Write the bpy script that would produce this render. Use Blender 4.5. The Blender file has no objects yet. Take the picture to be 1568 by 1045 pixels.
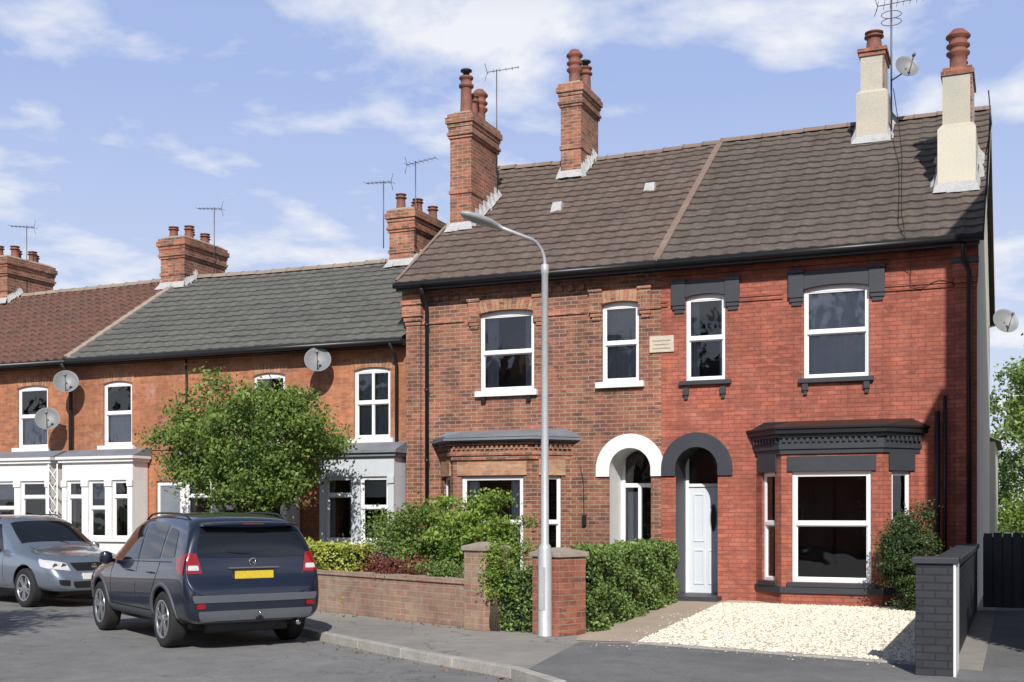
import bpy, bmesh, math, random
import numpy as np
from mathutils import Vector, Matrix
from mathutils.bvhtree import BVHTree
random.seed(7); rng=np.random.default_rng(7)
SC=bpy.context.scene
COL=SC.collection
# ------------------------------------------------------------------ materials
def newmat(name):
    m=bpy.data.materials.new(name); m.use_nodes=True
    nt=m.node_tree; b=nt.nodes['Principled BSDF']
    return m,nt,b
def N(nt,t,**kw):
    n=nt.nodes.new(t)
    for k,v in kw.items(): setattr(n,k,v)
    return n
def L(nt,a,b): nt.links.new(a,b)
def c4(c): return (c[0],c[1],c[2],1)
def pos(nt):
    g=N(nt,'ShaderNodeNewGeometry'); return g
def noise(nt,vec,scale,detail=4,rough=.55):
    n=N(nt,'ShaderNodeTexNoise'); n.inputs['Scale'].default_value=scale; n.inputs['Detail'].default_value=detail; n.inputs['Roughness'].default_value=rough
    L(nt,vec,n.inputs['Vector']); return n.outputs['Fac']
def maprange(nt,fac,a,b,c,d):
    n=N(nt,'ShaderNodeMapRange'); L(nt,fac,n.inputs[0])
    for i,v in enumerate((a,b,c,d)): n.inputs[i+1].default_value=v
    return n.outputs[0]
def mulcol(nt,col,fac):
    n=N(nt,'ShaderNodeVectorMath',operation='SCALE'); L(nt,col,n.inputs[0]); L(nt,fac,n.inputs['Scale']); return n.outputs[0]
def mixcol(nt,fac,a,b):
    n=N(nt,'ShaderNodeMix',data_type='RGBA')
    if hasattr(fac,'links'): L(nt,fac,n.inputs[0])
    else: n.inputs[0].default_value=fac
    for i,x in ((6,a),(7,b)):
        if hasattr(x,'links'): L(nt,x,n.inputs[i])
        else: n.inputs[i].default_value=c4(x)
    return n.outputs[2]
def bump(nt,h,b,strength=.3,dist=.01):
    n=N(nt,'ShaderNodeBump'); n.inputs['Strength'].default_value=strength; n.inputs['Distance'].default_value=dist
    L(nt,h,n.inputs['Height']); L(nt,n.outputs[0],b.inputs['Normal'])
def plain(name,col,rough=.6,var=.15,scale=3,metal=0,fine=40,bmp=.0,coat=0,spec=.5,col2=None):
    m,nt,b=newmat(name); g=pos(nt)
    f=noise(nt,g.outputs['Position'],scale); f2=noise(nt,g.outputs['Position'],fine,2)
    a=N(nt,'ShaderNodeMath',operation='ADD'); L(nt,f,a.inputs[0]); L(nt,f2,a.inputs[1])
    k=maprange(nt,a.outputs[0],.6,1.4,1-var,1+var)
    if col2 is not None:
        base=mixcol(nt,maprange(nt,f,.35,.65,0,1),col,col2)
    else:
        r=N(nt,'ShaderNodeRGB'); r.outputs[0].default_value=c4(col); base=r.outputs[0]
    L(nt,mulcol(nt,base,k),b.inputs['Base Color'])
    b.inputs['Roughness'].default_value=rough; b.inputs['Metallic'].default_value=metal
    b.inputs['Coat Weight'].default_value=coat; b.inputs['Specular IOR Level'].default_value=spec
    if bmp: bump(nt,f2,b,bmp,.01)
    return m
def brick(name,c1,c2,mortar,c3=None,bw=.232,rh=.076,ms=.006,dirt=.25,rough=.85,white=0.0,streak=0.0):
    m,nt,b=newmat(name); g=pos(nt)
    sn=N(nt,'ShaderNodeSeparateXYZ'); L(nt,g.outputs['True Normal'],sn.inputs[0])
    sp=N(nt,'ShaderNodeSeparateXYZ'); L(nt,g.outputs['Position'],sp.inputs[0])
    m1=N(nt,'ShaderNodeMath',operation='MULTIPLY'); L(nt,sp.outputs[0],m1.inputs[0]); L(nt,sn.outputs[1],m1.inputs[1])
    m2=N(nt,'ShaderNodeMath',operation='MULTIPLY'); L(nt,sp.outputs[1],m2.inputs[0]); L(nt,sn.outputs[0],m2.inputs[1])
    m3=N(nt,'ShaderNodeMath',operation='SUBTRACT'); L(nt,m2.outputs[0],m3.inputs[0]); L(nt,m1.outputs[0],m3.inputs[1])
    cb=N(nt,'ShaderNodeCombineXYZ'); L(nt,m3.outputs[0],cb.inputs[0]); L(nt,sp.outputs[2],cb.inputs[1])
    t=N(nt,'ShaderNodeTexBrick'); t.offset=.5
    L(nt,cb.outputs[0],t.inputs['Vector'])
    t.inputs['Color1'].default_value=c4(c1); t.inputs['Color2'].default_value=c4(c2); t.inputs['Mortar'].default_value=c4(mortar)
    t.inputs['Scale'].default_value=1; t.inputs['Mortar Size'].default_value=ms; t.inputs['Mortar Smooth'].default_value=.2
    t.inputs['Bias'].default_value=0; t.inputs['Brick Width'].default_value=bw; t.inputs['Row Height'].default_value=rh
    col=t.outputs['Color']
    if c3 is not None:
        v=N(nt,'ShaderNodeTexVoronoi'); v.inputs['Scale'].default_value=1
        mp=N(nt,'ShaderNodeMapping'); mp.inputs['Scale'].default_value=(1/.2,1/.076,1); L(nt,cb.outputs[0],mp.inputs[0]); L(nt,mp.outputs[0],v.inputs['Vector'])
        sv=N(nt,'ShaderNodeSeparateColor'); L(nt,v.outputs['Color'],sv.inputs[0])
        f=maprange(nt,sv.outputs[0],.45,.95,0,.85)
        mm=N(nt,'ShaderNodeMath',operation='MULTIPLY'); L(nt,f,mm.inputs[0])
        inv=N(nt,'ShaderNodeMath',operation='SUBTRACT'); inv.inputs[0].default_value=1; L(nt,t.outputs['Fac'],inv.inputs[1]); L(nt,inv.outputs[0],mm.inputs[1])
        col=mixcol(nt,mm.outputs[0],col,c3)
    n1=noise(nt,g.outputs['Position'],.7,5,.6); n2=noise(nt,g.outputs['Position'],9,4)
    k=maprange(nt,n1,.3,.7,1-dirt,1+dirt*.7); col=mulcol(nt,col,k)
    k2=maprange(nt,n2,.3,.7,.85,1.15); col=mulcol(nt,col,k2)
    if streak>0:
        mp2=N(nt,'ShaderNodeMapping'); mp2.inputs['Scale'].default_value=(2.2,2.2,.22); L(nt,g.outputs['Position'],mp2.inputs[0])
        n4=noise(nt,mp2.outputs[0],1.0,5,.6); col=mulcol(nt,col,maprange(nt,n4,.35,.6,1-streak,1.06))
    if white>0:
        n3=noise(nt,g.outputs['Position'],2.2,7,.75)
        col=mixcol(nt,maprange(nt,n3,.56,.72,0,white),col,(.5,.40,.32))
    L(nt,col,b.inputs['Base Color']); b.inputs['Roughness'].default_value=rough
    iv=N(nt,'ShaderNodeMath',operation='SUBTRACT'); iv.inputs[0].default_value=1; L(nt,t.outputs['Fac'],iv.inputs[1])
    bump(nt,iv.outputs[0],b,.6,.008)
    return m
def tilemat(name,ca,cb_,cc,rough=.8):
    m,nt,b=newmat(name); g=pos(nt)
    at=N(nt,'ShaderNodeAttribute',attribute_name='tint')
    n1=noise(nt,g.outputs['Position'],1.1,7,.7); n2=noise(nt,g.outputs['Position'],26,3); n3=noise(nt,g.outputs['Position'],5,5,.7)
    col=mixcol(nt,at.outputs['Fac'],ca,cb_)
    col=mixcol(nt,maprange(nt,n1,.45,.68,0,.7),col,cc)
    col=mulcol(nt,col,maprange(nt,n2,.3,.7,.78,1.22)); col=mulcol(nt,col,maprange(nt,n3,.35,.65,.82,1.14))
    L(nt,col,b.inputs['Base Color']); b.inputs['Roughness'].default_value=rough
    bump(nt,n2,b,.25,.01)
    return m
def leafmat(name,ca,cb_,tr=.3):
    m,nt,b=newmat(name)
    at=N(nt,'ShaderNodeAttribute',attribute_name='tint')
    col=mixcol(nt,at.outputs['Fac'],ca,cb_)
    L(nt,col,b.inputs['Base Color']); b.inputs['Roughness'].default_value=.5; b.inputs['Specular IOR Level'].default_value=.35
    if tr>0:
        tl=N(nt,'ShaderNodeBsdfTranslucent'); L(nt,col,tl.inputs[0])
        mx=N(nt,'ShaderNodeMixShader'); mx.inputs[0].default_value=tr
        L(nt,b.outputs[0],mx.inputs[1]); L(nt,tl.outputs[0],mx.inputs[2]); L(nt,mx.outputs[0],nt.nodes['Material Output'].inputs[0])
    return m
def glassmat(name,tint=(.9,.93,.95)):
    m,nt,b=newmat(name); nt.nodes.remove(b)
    fr=N(nt,'ShaderNodeFresnel'); fr.inputs[0].default_value=1.6
    tr=N(nt,'ShaderNodeBsdfTransparent'); tr.inputs[0].default_value=c4(tint)
    gl=N(nt,'ShaderNodeBsdfGlossy'); gl.inputs['Roughness'].default_value=.02
    g=pos(nt); n=noise(nt,g.outputs['Position'],1.5,2); bp=N(nt,'ShaderNodeBump'); bp.inputs['Strength'].default_value=.15; bp.inputs['Distance'].default_value=.03; L(nt,n,bp.inputs['Height']); L(nt,bp.outputs[0],gl.inputs['Normal'])
    mx=N(nt,'ShaderNodeMixShader'); 
    k=maprange(nt,fr.outputs[0],0,1,.06,1)
    L(nt,k,mx.inputs[0]); L(nt,tr.outputs[0],mx.inputs[1]); L(nt,gl.outputs[0],mx.inputs[2])
    L(nt,mx.outputs[0],nt.nodes['Material Output'].inputs[0]); return m

BR_L=brick('brick_brown',(.34,.135,.082),(.235,.09,.057),(.38,.28,.195),c3=(.10,.052,.043),white=.22,streak=.18,ms=.007)
BR_R=brick('brick_red_painted',(.43,.130,.082),(.34,.098,.063),(.22,.07,.05),c3=(.25,.075,.05),dirt=.24,ms=.007,white=.16,streak=.18)
BR_T=brick('brick_orange',(.47,.185,.088),(.40,.145,.069),(.37,.225,.14),c3=(.28,.11,.062),white=.38,ms=.005,streak=.15)
BR_CH=brick('brick_chimney',(.41,.155,.09),(.29,.105,.064),(.35,.26,.18),c3=(.10,.062,.048),dirt=.4,white=.45,ms=.008)
BR_BUFF=brick('brick_buff',(.48,.27,.15),(.42,.19,.105),(.33,.28,.22),c3=(.28,.15,.09))
BR_WALL=brick('brick_garden_wall',(.38,.27,.185),(.30,.19,.14),(.37,.30,.235),c3=(.37,.175,.125),dirt=.3,rh=.09,bw=.26,ms=.010,white=.38)
BR_PIER=brick('brick_pier_red',(.38,.135,.082),(.29,.095,.057),(.3,.22,.16),c3=(.15,.065,.045),dirt=.3)
BR_BLACK=brick('brick_black_paint',(.03,.033,.042),(.024,.027,.034),(.014,.014,.018),dirt=.3,rough=.6,ms=.009)
T_L=tilemat('roof_tile_brown',(.112,.080,.066),(.148,.106,.086),(.15,.125,.10))
T_R=tilemat('roof_tile_dark_brown',(.096,.076,.064),(.125,.098,.081),(.13,.113,.09))
T_G=tilemat('roof_tile_grey',(.100,.099,.090),(.124,.122,.110),(.14,.14,.118))
T_O=tilemat('roof_pantile_red',(.165,.078,.056),(.125,.062,.046),(.09,.065,.052))
RIDGE=plain('ridge_tile',(.22,.155,.125),.85,.3,2)
RIDGE2=plain('ridge_tile_grey',(.28,.22,.17),.85,.3,2)
WHITE=plain('white_upvc',(.80,.80,.81),.35,.04,1)
WPAINT=plain('white_paint',(.78,.77,.75),.6,.10,2)
CREAM=plain('cream_render',(.66,.61,.48),.9,.12,1.2,bmp=.2,col2=(.56,.53,.45))
CHREND=plain('chimney_render',(.54,.49,.39),.9,.2,2,bmp=.3,col2=(.40,.38,.33))
DGREY=plain('dark_grey_paint',(.04,.043,.052),.5,.2,2)
BLACK=plain('black_plastic',(.012,.012,.013),.4,.15,3)
LEAD=plain('lead',(.22,.24,.27),.55,.2,2,col2=(.15,.16,.19))
MORTAR=plain('mortar_flashing',(.50,.50,.50),.9,.35,5,bmp=.3,col2=(.32,.32,.32))
TERRA=plain('terracotta_pot',(.28,.095,.06),.75,.35,6,col2=(.13,.06,.045))
STONE=plain('stone_cap',(.38,.33,.27),.85,.25,6,bmp=.3,col2=(.28,.22,.18))
GLASS=glassmat('window_glass')
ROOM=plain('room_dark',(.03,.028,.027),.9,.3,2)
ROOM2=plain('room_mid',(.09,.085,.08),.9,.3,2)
CURT=plain('curtain',(.74,.76,.80),.9,.08,4)
CURTG=plain('curtain_grey',(.36,.37,.41),.9,.08,4)
STEEL=plain('galvanised_steel',(.44,.45,.46),.5,.12,5,metal=.2)
ALU=plain('aerial_metal',(.12,.12,.12),.5,.1,5,metal=.5)
DISH=plain('dish_grey',(.20,.205,.21),.5,.15,3)
DOORB=plain('door_pale_grey',(.62,.66,.70),.4,.05,2)
PLAQ=plain('plaque_stone',(.55,.48,.38),.8,.2,25)
SOIL=plain('soil',(.10,.07,.045),.95,.4,3,bmp=.5,col2=(.07,.08,.03))
def ground_asphalt(name,a,b_,crack=.0):
    m,nt,b=newmat(name); g=pos(nt); P=g.outputs['Position']
    n1=noise(nt,P,.35,6,.6); n2=noise(nt,P,3,5,.65); n3=noise(nt,P,95,2)
    col=mixcol(nt,maprange(nt,n1,.38,.62,0,1),a,b_)
    col=mulcol(nt,col,maprange(nt,n2,.3,.7,.86,1.12)); col=mulcol(nt,col,maprange(nt,n3,.3,.7,.72,1.28))
    v=N(nt,'ShaderNodeTexVoronoi',feature='DISTANCE_TO_EDGE'); v.inputs['Scale'].default_value=.45
    mp=N(nt,'ShaderNodeVectorMath',operation='ADD'); nn=N(nt,'ShaderNodeTexNoise'); nn.inputs['Scale'].default_value=1.5; nn.inputs['Detail'].default_value=6; L(nt,P,nn.inputs['Vector']); L(nt,P,mp.inputs[0]); L(nt,nn.outputs['Color'],mp.inputs[1]); L(nt,mp.outputs[0],v.inputs['Vector'])
    col=mulcol(nt,col,maprange(nt,v.outputs['Distance'],.0,.008,1-crack,1))
    L(nt,col,b.inputs['Base Color']); b.inputs['Roughness'].default_value=.9; b.inputs['Specular IOR Level'].default_value=.3
    bump(nt,n3,b,.6,.01); return m
ASPH=ground_asphalt('asphalt_road',(.185,.182,.180),(.225,.22,.215),.35)
PAVE=ground_asphalt('pavement_asphalt',(.32,.30,.27),(.255,.24,.225),.45)
TARM=ground_asphalt('tarmac_dark',(.15,.15,.152),(.19,.188,.185),.3)
KERB=plain('kerb_stone',(.38,.36,.32),.85,.3,3,bmp=.3)
PATHM=plain('path_concrete',(.42,.34,.265),.9,.2,1.5,fine=60,bmp=.3)
GRASS=plain('grass',(.06,.10,.025),.95,.35,2,bmp=.6,fine=60)
GRAV=plain('gravel',(.64,.57,.44),.95,.25,14,fine=55,bmp=1.0,col2=(.46,.40,.31))
PEB=plain('pebbles',(.76,.69,.56),.9,.35,20)
BARK=plain('bark',(.10,.08,.06),.95,.3,12,bmp=.5)
LF1=leafmat('leaf_green',(.065,.125,.022),(.25,.35,.08),.3)
LF2=leafmat('leaf_hedge',(.05,.095,.022),(.18,.27,.065),0)
LF3=leafmat('leaf_bright',(.085,.16,.025),(.32,.44,.085),.3)
LF4=leafmat('leaf_gold',(.15,.2,.02),(.46,.48,.08),0)
LF5=leafmat('leaf_red',(.08,.02,.02),(.22,.07,.05),0)
LFD=leafmat('leaf_dark',(.02,.045,.015),(.08,.12,.035),0)
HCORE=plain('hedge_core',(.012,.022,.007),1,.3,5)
# ------------------------------------------------------------------ mesh builder
class Fr:
    def __init__(s,ox,oy,tx=1,ty=0):
        l=math.hypot(tx,ty); s.o=(ox,oy); s.t=(tx/l,ty/l); s.n=(ty/l,-tx/l)
    def P(s,a,d,z): return (s.o[0]+s.t[0]*a+s.n[0]*d, s.o[1]+s.t[1]*a+s.n[1]*d, z)
class MB:
    def __init__(s): s.v=[];s.f=[];s.m=[];s.mats=[];s.sm=[];s.tint=[]
    def add(s,vs,fs,mat,smooth=False,tint=None):
        o=len(s.v); s.v+=[tuple(p) for p in vs]
        if mat not in s.mats: s.mats.append(mat)
        i=s.mats.index(mat)
        for k,f in enumerate(fs):
            s.f.append([o+q for q in f]); s.m.append(i); s.sm.append(smooth); s.tint.append(0.5 if tint is None else tint[k])
    def fbox(s,F,a0,a1,d0,d1,z0,z1,mat):
        vs=[F.P(a,d,z) for z in (z0,z1) for d in (d0,d1) for a in (a0,a1)]
        s.add(vs,[(0,2,3,1),(4,5,7,6),(2,6,7,3),(0,1,5,4),(0,4,6,2),(1,3,7,5)],mat)
    def box(s,x0,x1,y0,y1,z0,z1,mat): s.fbox(W0,x0,x1,-y1,-y0,z0,z1,mat)
    def fquad(s,F,a0,a1,d,z0,z1,mat,tilt=0):
        s.add([F.P(a0,d,z0),F.P(a1,d,z0),F.P(a1,d+tilt,z1),F.P(a0,d+tilt,z1)],[(0,1,2,3)],mat)
    def prism(s,pts,z0,z1,mat,top=None):
        n=len(pts); pt=top or pts
        vs=[(p[0],p[1],z0) for p in pts]+[(p[0],p[1],z1) for p in pt]
        fs=[(i,(i+1)%n,n+(i+1)%n,n+i) for i in range(n)]+[tuple(range(n-1,-1,-1)),tuple(range(n,2*n))]
        s.add(vs,fs,mat)
    def lathe(s,c,prof,mat,seg=16,M=None,smooth=True):
        vs=[]
        for r,z in prof:
            for k in range(seg):
                a=2*math.pi*k/seg; p=Vector((r*math.cos(a),r*math.sin(a),z))
                if M: p=M@p
                vs.append((c[0]+p[0],c[1]+p[1],c[2]+p[2]))
        fs=[(i*seg+k,i*seg+(k+1)%seg,(i+1)*seg+(k+1)%seg,(i+1)*seg+k) for i in range(len(prof)-1) for k in range(seg)]
        fs.append(tuple(range((len(prof)-1)*seg,len(prof)*seg)))
        fs.append(tuple(range(seg-1,-1,-1)))
        s.add(vs,fs,mat,smooth)
    def tube(s,pts,r,mat,seg=8):
        pts=[Vector(p) for p in pts]; n=len(pts)
        rs=r if isinstance(r,(list,tuple)) else [r]*n
        vs=[]; up=None
        for i in range(n):
            t=(pts[min(i+1,n-1)]-pts[max(i-1,0)]).normalized()
            if up is None:
                up=Vector((0,0,1)) if abs(t.z)<.9 else Vector((1,0,0))
            x=t.cross(up).normalized(); y=x.cross(t).normalized(); up=y
            for k in range(seg):
                a=2*math.pi*k/seg; vs.append(pts[i]+(x*math.cos(a)+y*math.sin(a))*rs[i])
        fs=[(i*seg+k,i*seg+(k+1)%seg,(i+1)*seg+(k+1)%seg,(i+1)*seg+k) for i in range(n-1) for k in range(seg)]
        fs+= [tuple(range(seg-1,-1,-1)),tuple(range((n-1)*seg,n*seg))]
        s.add(vs,fs,mat,True)
    def obj(s,name,parent=None,bevel=0,tint=False,rootloc=None):
        me=bpy.data.meshes.new(name); me.from_pydata(s.v,[],s.f)
        for m in s.mats: me.materials.append(m)
        me.polygons.foreach_set('material_index',s.m); me.polygons.foreach_set('use_smooth',s.sm)
        if tint:
            a=me.attributes.new('tint','FLOAT','FACE'); a.data.foreach_set('value',s.tint)
        me.update()
        o=bpy.data.objects.new(name,me); COL.objects.link(o)
        if parent: setpar(o,parent)
        if bevel:
            b=o.modifiers.new('bevel','BEVEL'); b.width=bevel; b.segments=2; b.limit_method='ANGLE'; b.angle_limit=math.radians(40)
        return o
W0=Fr(0,0)
def setpar(o,p):
    o.parent=p; o.matrix_parent_inverse=Matrix.Translation(-p.location) if not p.get('local') else Matrix.Identity(4)
def root(name,loc=(0,0,0),local=False,rz=0):
    e=bpy.data.objects.new(name,None); e.location=loc; e.rotation_euler=(0,0,rz); e.empty_display_size=.3
    if local: e['local']=1
    COL.objects.link(e); return e
# ------------------------------------------------------------------ wall with openings
def archz(a,op):
    m=(op['a0']+op['a1'])/2; h=(op['a1']-op['a0'])/2; u=min(1,abs(a-m)/h)
    if op.get('semi'): return op['z1']-op['rise']+op['rise']*math.sqrt(max(0,1-u*u))
    return op['z1']-op['rise']*u*u
def wall(mb,F,a0,a1,z0,z1,ops,mat):
    xs=sorted(set([a0,a1]+[o[k] for o in ops for k in('a0','a1')])); zs=sorted(set([z0,z1]+[o[k] for o in ops for k in('z0','z1')]))
    xs=[x for x in xs if a0<=x<=a1]; zs=[z for z in zs if z0<=z<=z1]
    for i in range(len(xs)-1):
        for j in range(len(zs)-1):
            cx=(xs[i]+xs[i+1])/2; cz=(zs[j]+zs[j+1])/2
            if any(o['a0']<cx<o['a1'] and o['z0']<cz<o['z1'] for o in ops): continue
            mb.fquad(F,xs[i],xs[i+1],0,zs[j],zs[j+1],mat)
    for o in ops:
        d=o.get('dep',.13); rm=o.get('rmat',mat); r=o.get('rise',0); zsn=o['z1']-r
        A,B=o['a0'],o['a1']
        mb.add([F.P(A,0,o['z0']),F.P(A,-d,o['z0']),F.P(A,-d,zsn),F.P(A,0,zsn)],[(0,1,2,3)],o.get('lmat',rm))
        mb.add([F.P(B,0,o['z0']),F.P(B,-d,o['z0']),F.P(B,-d,zsn),F.P(B,0,zsn)],[(3,2,1,0)],rm)
        mb.add([F.P(A,0,o['z0']),F.P(B,0,o['z0']),F.P(B,-d,o['z0']),F.P(A,-d,o['z0'])],[(0,1,2,3)],rm)
        if r==0:
            mb.add([F.P(A,0,o['z1']),F.P(B,0,o['z1']),F.P(B,-d,o['z1']),F.P(A,-d,o['z1'])],[(3,2,1,0)],rm)
        else:
            n=20 if o.get('semi') else 8
            if o.get('semi'): aa=[(A+B)/2-(B-A)/2*math.cos(math.pi*k/n) for k in range(n+1)]
            else: aa=[A+(B-A)*k/n for k in range(n+1)]
            for k in range(n):
                za,zb=archz(aa[k],o),archz(aa[k+1],o)
                mb.add([F.P(aa[k],0,za),F.P(aa[k+1],0,zb),F.P(aa[k+1],0,o['z1']),F.P(aa[k],0,o['z1'])],[(0,1,2,3)],mat)
                mb.add([F.P(aa[k],0,za),F.P(aa[k],-d,za),F.P(aa[k+1],-d,zb),F.P(aa[k+1],0,zb)],[(0,1,2,3)],rm)
def curtain(mb,F,a0,a1,z0,z1,d,mat,amp=.02,per=.11):
    n=max(6,int((a1-a0)/per*6)); vs=[]
    for k in range(n+1):
        a=a0+(a1-a0)*k/n; dd=d+amp*math.sin(2*math.pi*(a-a0)/per+.8*math.sin(a*9))
        vs+=[F.P(a,dd,z0),F.P(a,dd*.98,z1)]
    mb.add(vs,[(2*k,2*k+2,2*k+3,2*k+1) for k in range(n)],mat,True)
def window(mb,F,a0,a1,z0,z1,mids=(),mull=(),mat=None,fw=.055,dep=.1,top=0,curt=None,room=None):
    mat=mat or WHITE; d0=-dep; d1=-dep+.055
    mb.fbox(F,a0,a0+fw,d0,d1,z0,z1,mat); mb.fbox(F,a1-fw,a1,d0,d1,z0,z1,mat)
    mb.fbox(F,a0+fw,a1-fw,d0,d1,z0,z0+fw*1.1,mat); mb.fbox(F,a0+fw,a1-fw,d0,d1,z1-fw-top,z1,mat)
    for m in mull: mb.fbox(F,m-.03,m+.03,d0+.002,d1-.003,z0+fw,z1-fw,mat)
    for m in mids:
        mb.fbox(F,a0+fw,a1-fw,d0+.004,d1+.01,m-.032,m+.032,mat)
    zz=[z0+fw]+list(mids)+[z1-fw-top]
    for j in range(len(zz)-1):
        lo=zz[j]+(.03 if j else 0); hi=zz[j+1]-(.03 if j<len(zz)-2 else 0); up=(j>0)
        dd=-dep+(.03 if up else .012)
        mb.fbox(F,a0+fw,a0+fw+.022,dd,dd+.018,lo,hi,mat); mb.fbox(F,a1-fw-.022,a1-fw,dd,dd+.018,lo,hi,mat)
        mb.fbox(F,a0+fw+.022,a1-fw-.022,dd,dd+.018,lo,lo+.022,mat); mb.fbox(F,a0+fw+.022,a1-fw-.022,dd,dd+.018,hi-.022,hi,mat)
        mb.fquad(F,a0+fw,a1-fw,dd+.006,lo,hi,GLASS,tilt=random.uniform(-.004,.004))
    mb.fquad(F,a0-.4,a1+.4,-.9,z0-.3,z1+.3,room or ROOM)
    w=a1-a0; h=z1-z0; cd_=-.155
    if curt=='sides':
        curtain(mb,F,a0,a0+w*.24,z0,z1,cd_,CURT); curtain(mb,F,a1-w*.24,a1,z0,z1,cd_,CURT)
    elif curt=='full': curtain(mb,F,a0,a1,z0,z1,-.13,CURT,.008,.12)
    elif curt=='grey': curtain(mb,F,a0,a1,z0,z1,cd_,CURTG,.015,.12)
    elif curt=='half': curtain(mb,F,a0,a1,z0,z0+h*.5,cd_,CURT,.012,.08)
    elif curt=='greysides':
        curtain(mb,F,a0,a0+w*.3,z0,z1,cd_,CURTG); curtain(mb,F,a1-w*.2,a1,z0,z1,cd_,CURTG)
    elif curt=='blind': mb.fquad(F,a0,a1,-.14,z1-h*.32,z1,CURT)
def lintel(mb,F,a0,a1,zt,rise,ext,mat,bmat,hgt=.24,flat=False):
    n=10; d=.05; vs=[]
    for k in range(n+1):
        a=a0+(a1-a0)*k/n; u=(a-(a0+a1)/2)/((a1-a0)/2); zb=zt-rise*u*u; z2=zt+hgt-rise*.5*u*u
        vs+=[F.P(a,.001,zb),F.P(a,d,zb),F.P(a,d,z2),F.P(a,.001,z2)]
    fs=[]
    for k in range(n):
        b=4*k
        for q in range(3): fs.append((b+q,b+4+q,b+5+q,b+1+q))
    mb.add(vs,fs,mat)
    for s in(-1,1):
        e0,e1=(a0-ext,a0) if s<0 else (a1,a1+ext)
        mb.fbox(F,e0,e1,0,d+.02,zt-rise-.14,zt+hgt-.04,mat)
        mb.fbox(F,e0-.015,e1+.015,0,d+.045,zt+hgt-.04,zt+hgt+.02,mat)
        c0,c1=e0+.02,e1-.01
        mb.fbox(F,c0,c1,0,d,zt-rise-.21,zt-rise-.14,bmat); mb.fbox(F,c0+.03,c1-.02,0,d-.02,zt-rise-.28,zt-rise-.21,bmat)
def vouss(mb,F,a0,a1,zt,rise,mat1,mat2,hgt=.23):
    n=int((a1-a0+.1)/.078); 
    for k in range(n):
        u0=-1+2*k/n+.01; u1=-1+2*(k+1)/n-.01; m=(a0+a1)/2; h=(a1-a0)/2+.04
        def p(u,z): 
            s=1+.12*(z/hgt); return m+u*h*s, zt-rise*u*u+z
        q=[p(u0,0),p(u1,0),p(u1,hgt),p(u0,hgt)]
        vs=[F.P(x,.012,z) for x,z in q]+[F.P(x,.0,z) for x,z in q]
        mb.add(vs,[(0,1,2,3),(0,4,5,1),(1,5,6,2),(2,6,7,3),(3,7,4,0)],mat1 if (k*7)%3 else mat2)
def ring(mb,F,c,zs,ri,ro,d,mat,leg=.13,n=28):
    vs=[]
    pts=[(c-ri,c-ro,zs-leg,zs-leg)]+[(c-ri*math.cos(math.pi*k/n),c-ro*math.cos(math.pi*k/n),zs+ri*math.sin(math.pi*k/n),zs+ro*math.sin(math.pi*k/n)) for k in range(n+1)]+[(c+ri,c+ro,zs-leg,zs-leg)]
    for ai,ao,zi,zo in pts: vs+=[F.P(ai,-.02,zi),F.P(ai,d,zi),F.P(ao,d,zo),F.P(ao,0.001,zo)]
    fs=[]
    for k in range(len(pts)-1):
        b=4*k
        for q in range(3): fs.append((b+q,b+4+q,b+5+q,b+1+q))
    fs+=[(0,1,2,3),tuple(4*(len(pts)-1)+q for q in (3,2,1,0))]
    mb.add(vs,fs,mat)
# ------------------------------------------------------------------ tiled roof slope
def roof(name,x0,x1,ye,ze,yr,zr,mat,parent,course=.31,per=.3,amp=.013,pan=False,sag=0):
    n=math.hypot(yr-ye,zr-ze); sy,sz=(yr-ye)/n,(zr-ze)/n; ny,nz=-sz,sy
    nc=int(round(n/course)); xs=np.arange(x0,x1+.001,per/6); mb=MB(); V=[];Fc=[];T=[]
    nx=len(xs)
    wav=.006*np.sin(xs*1.3+1)+.005*np.sin(xs*3.1)
    for i in range(nc):
        s0=i*n/nc-.03; s1=(i+1)*n/nc
        rowb=rng.normal(0,.1); rowt=np.clip(.5+rowb+rng.normal(0,.27,int((x1-x0)/per)+3),0,1)
        sl=np.sin((xs-x0)/per*2*math.pi)
        h=amp*(np.maximum(sl,-.25) if not pan else sl)
        jit=np.repeat(rng.normal(0,.003,nx//6+2),6)[:nx]; sj=np.repeat(rng.normal(0,.005,nx//6+2),6)[:nx]+wav
        for (s,off) in ((s0,-.005),(s0,.042),(s1,.006)):
            hh=h+off+(jit if off>.03 else 0)
            sg=sag*np.sin((xs-x0)/(x1-x0)*math.pi)*(s/n)
            ss=s+(sj if off<.03 and s==s0 or off>.03 else wav)
            for k in range(nx): V.append((xs[k],ye+sy*ss[k]+ny*hh[k],ze+sz*ss[k]+nz*hh[k]-sg[k]))
        b=i*3*nx
        for r in range(2):
            for k in range(nx-1):
                Fc.append((b+r*nx+k,b+r*nx+k+1,b+(r+1)*nx+k+1,b+(r+1)*nx+k)); T.append(float(rowt[int((xs[k]-x0)/per+.25)])*(1 if r else 0))
    mb.add(V,Fc,mat,False,T)
    return mb.obj(name,parent,tint=True)
def ridge(mb,x0,x1,y,z,mat,r=.11,seglen=.45,sag=0):
    x=x0
    while x<x1-.01:
        e=min(x+seglen,x1); dz=random.uniform(-.006,.006)-sag*math.sin((x-x0)/(x1-x0)*math.pi)
        vs=[]
        for xx,rr in ((x,r),(x+.03,r*1.12),(x+.031,r),(e,r*.97)):
            for k in range(9):
                a=math.pi*k/8; vs.append((xx,y-rr*1.15*math.cos(a),z-.05+dz+rr*math.sin(a)))
        mb.add(vs,[(i*9+k,i*9+k+1,i*9+10+k,i*9+9+k) for i in range(3) for k in range(8)],mat)
        x=e
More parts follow.
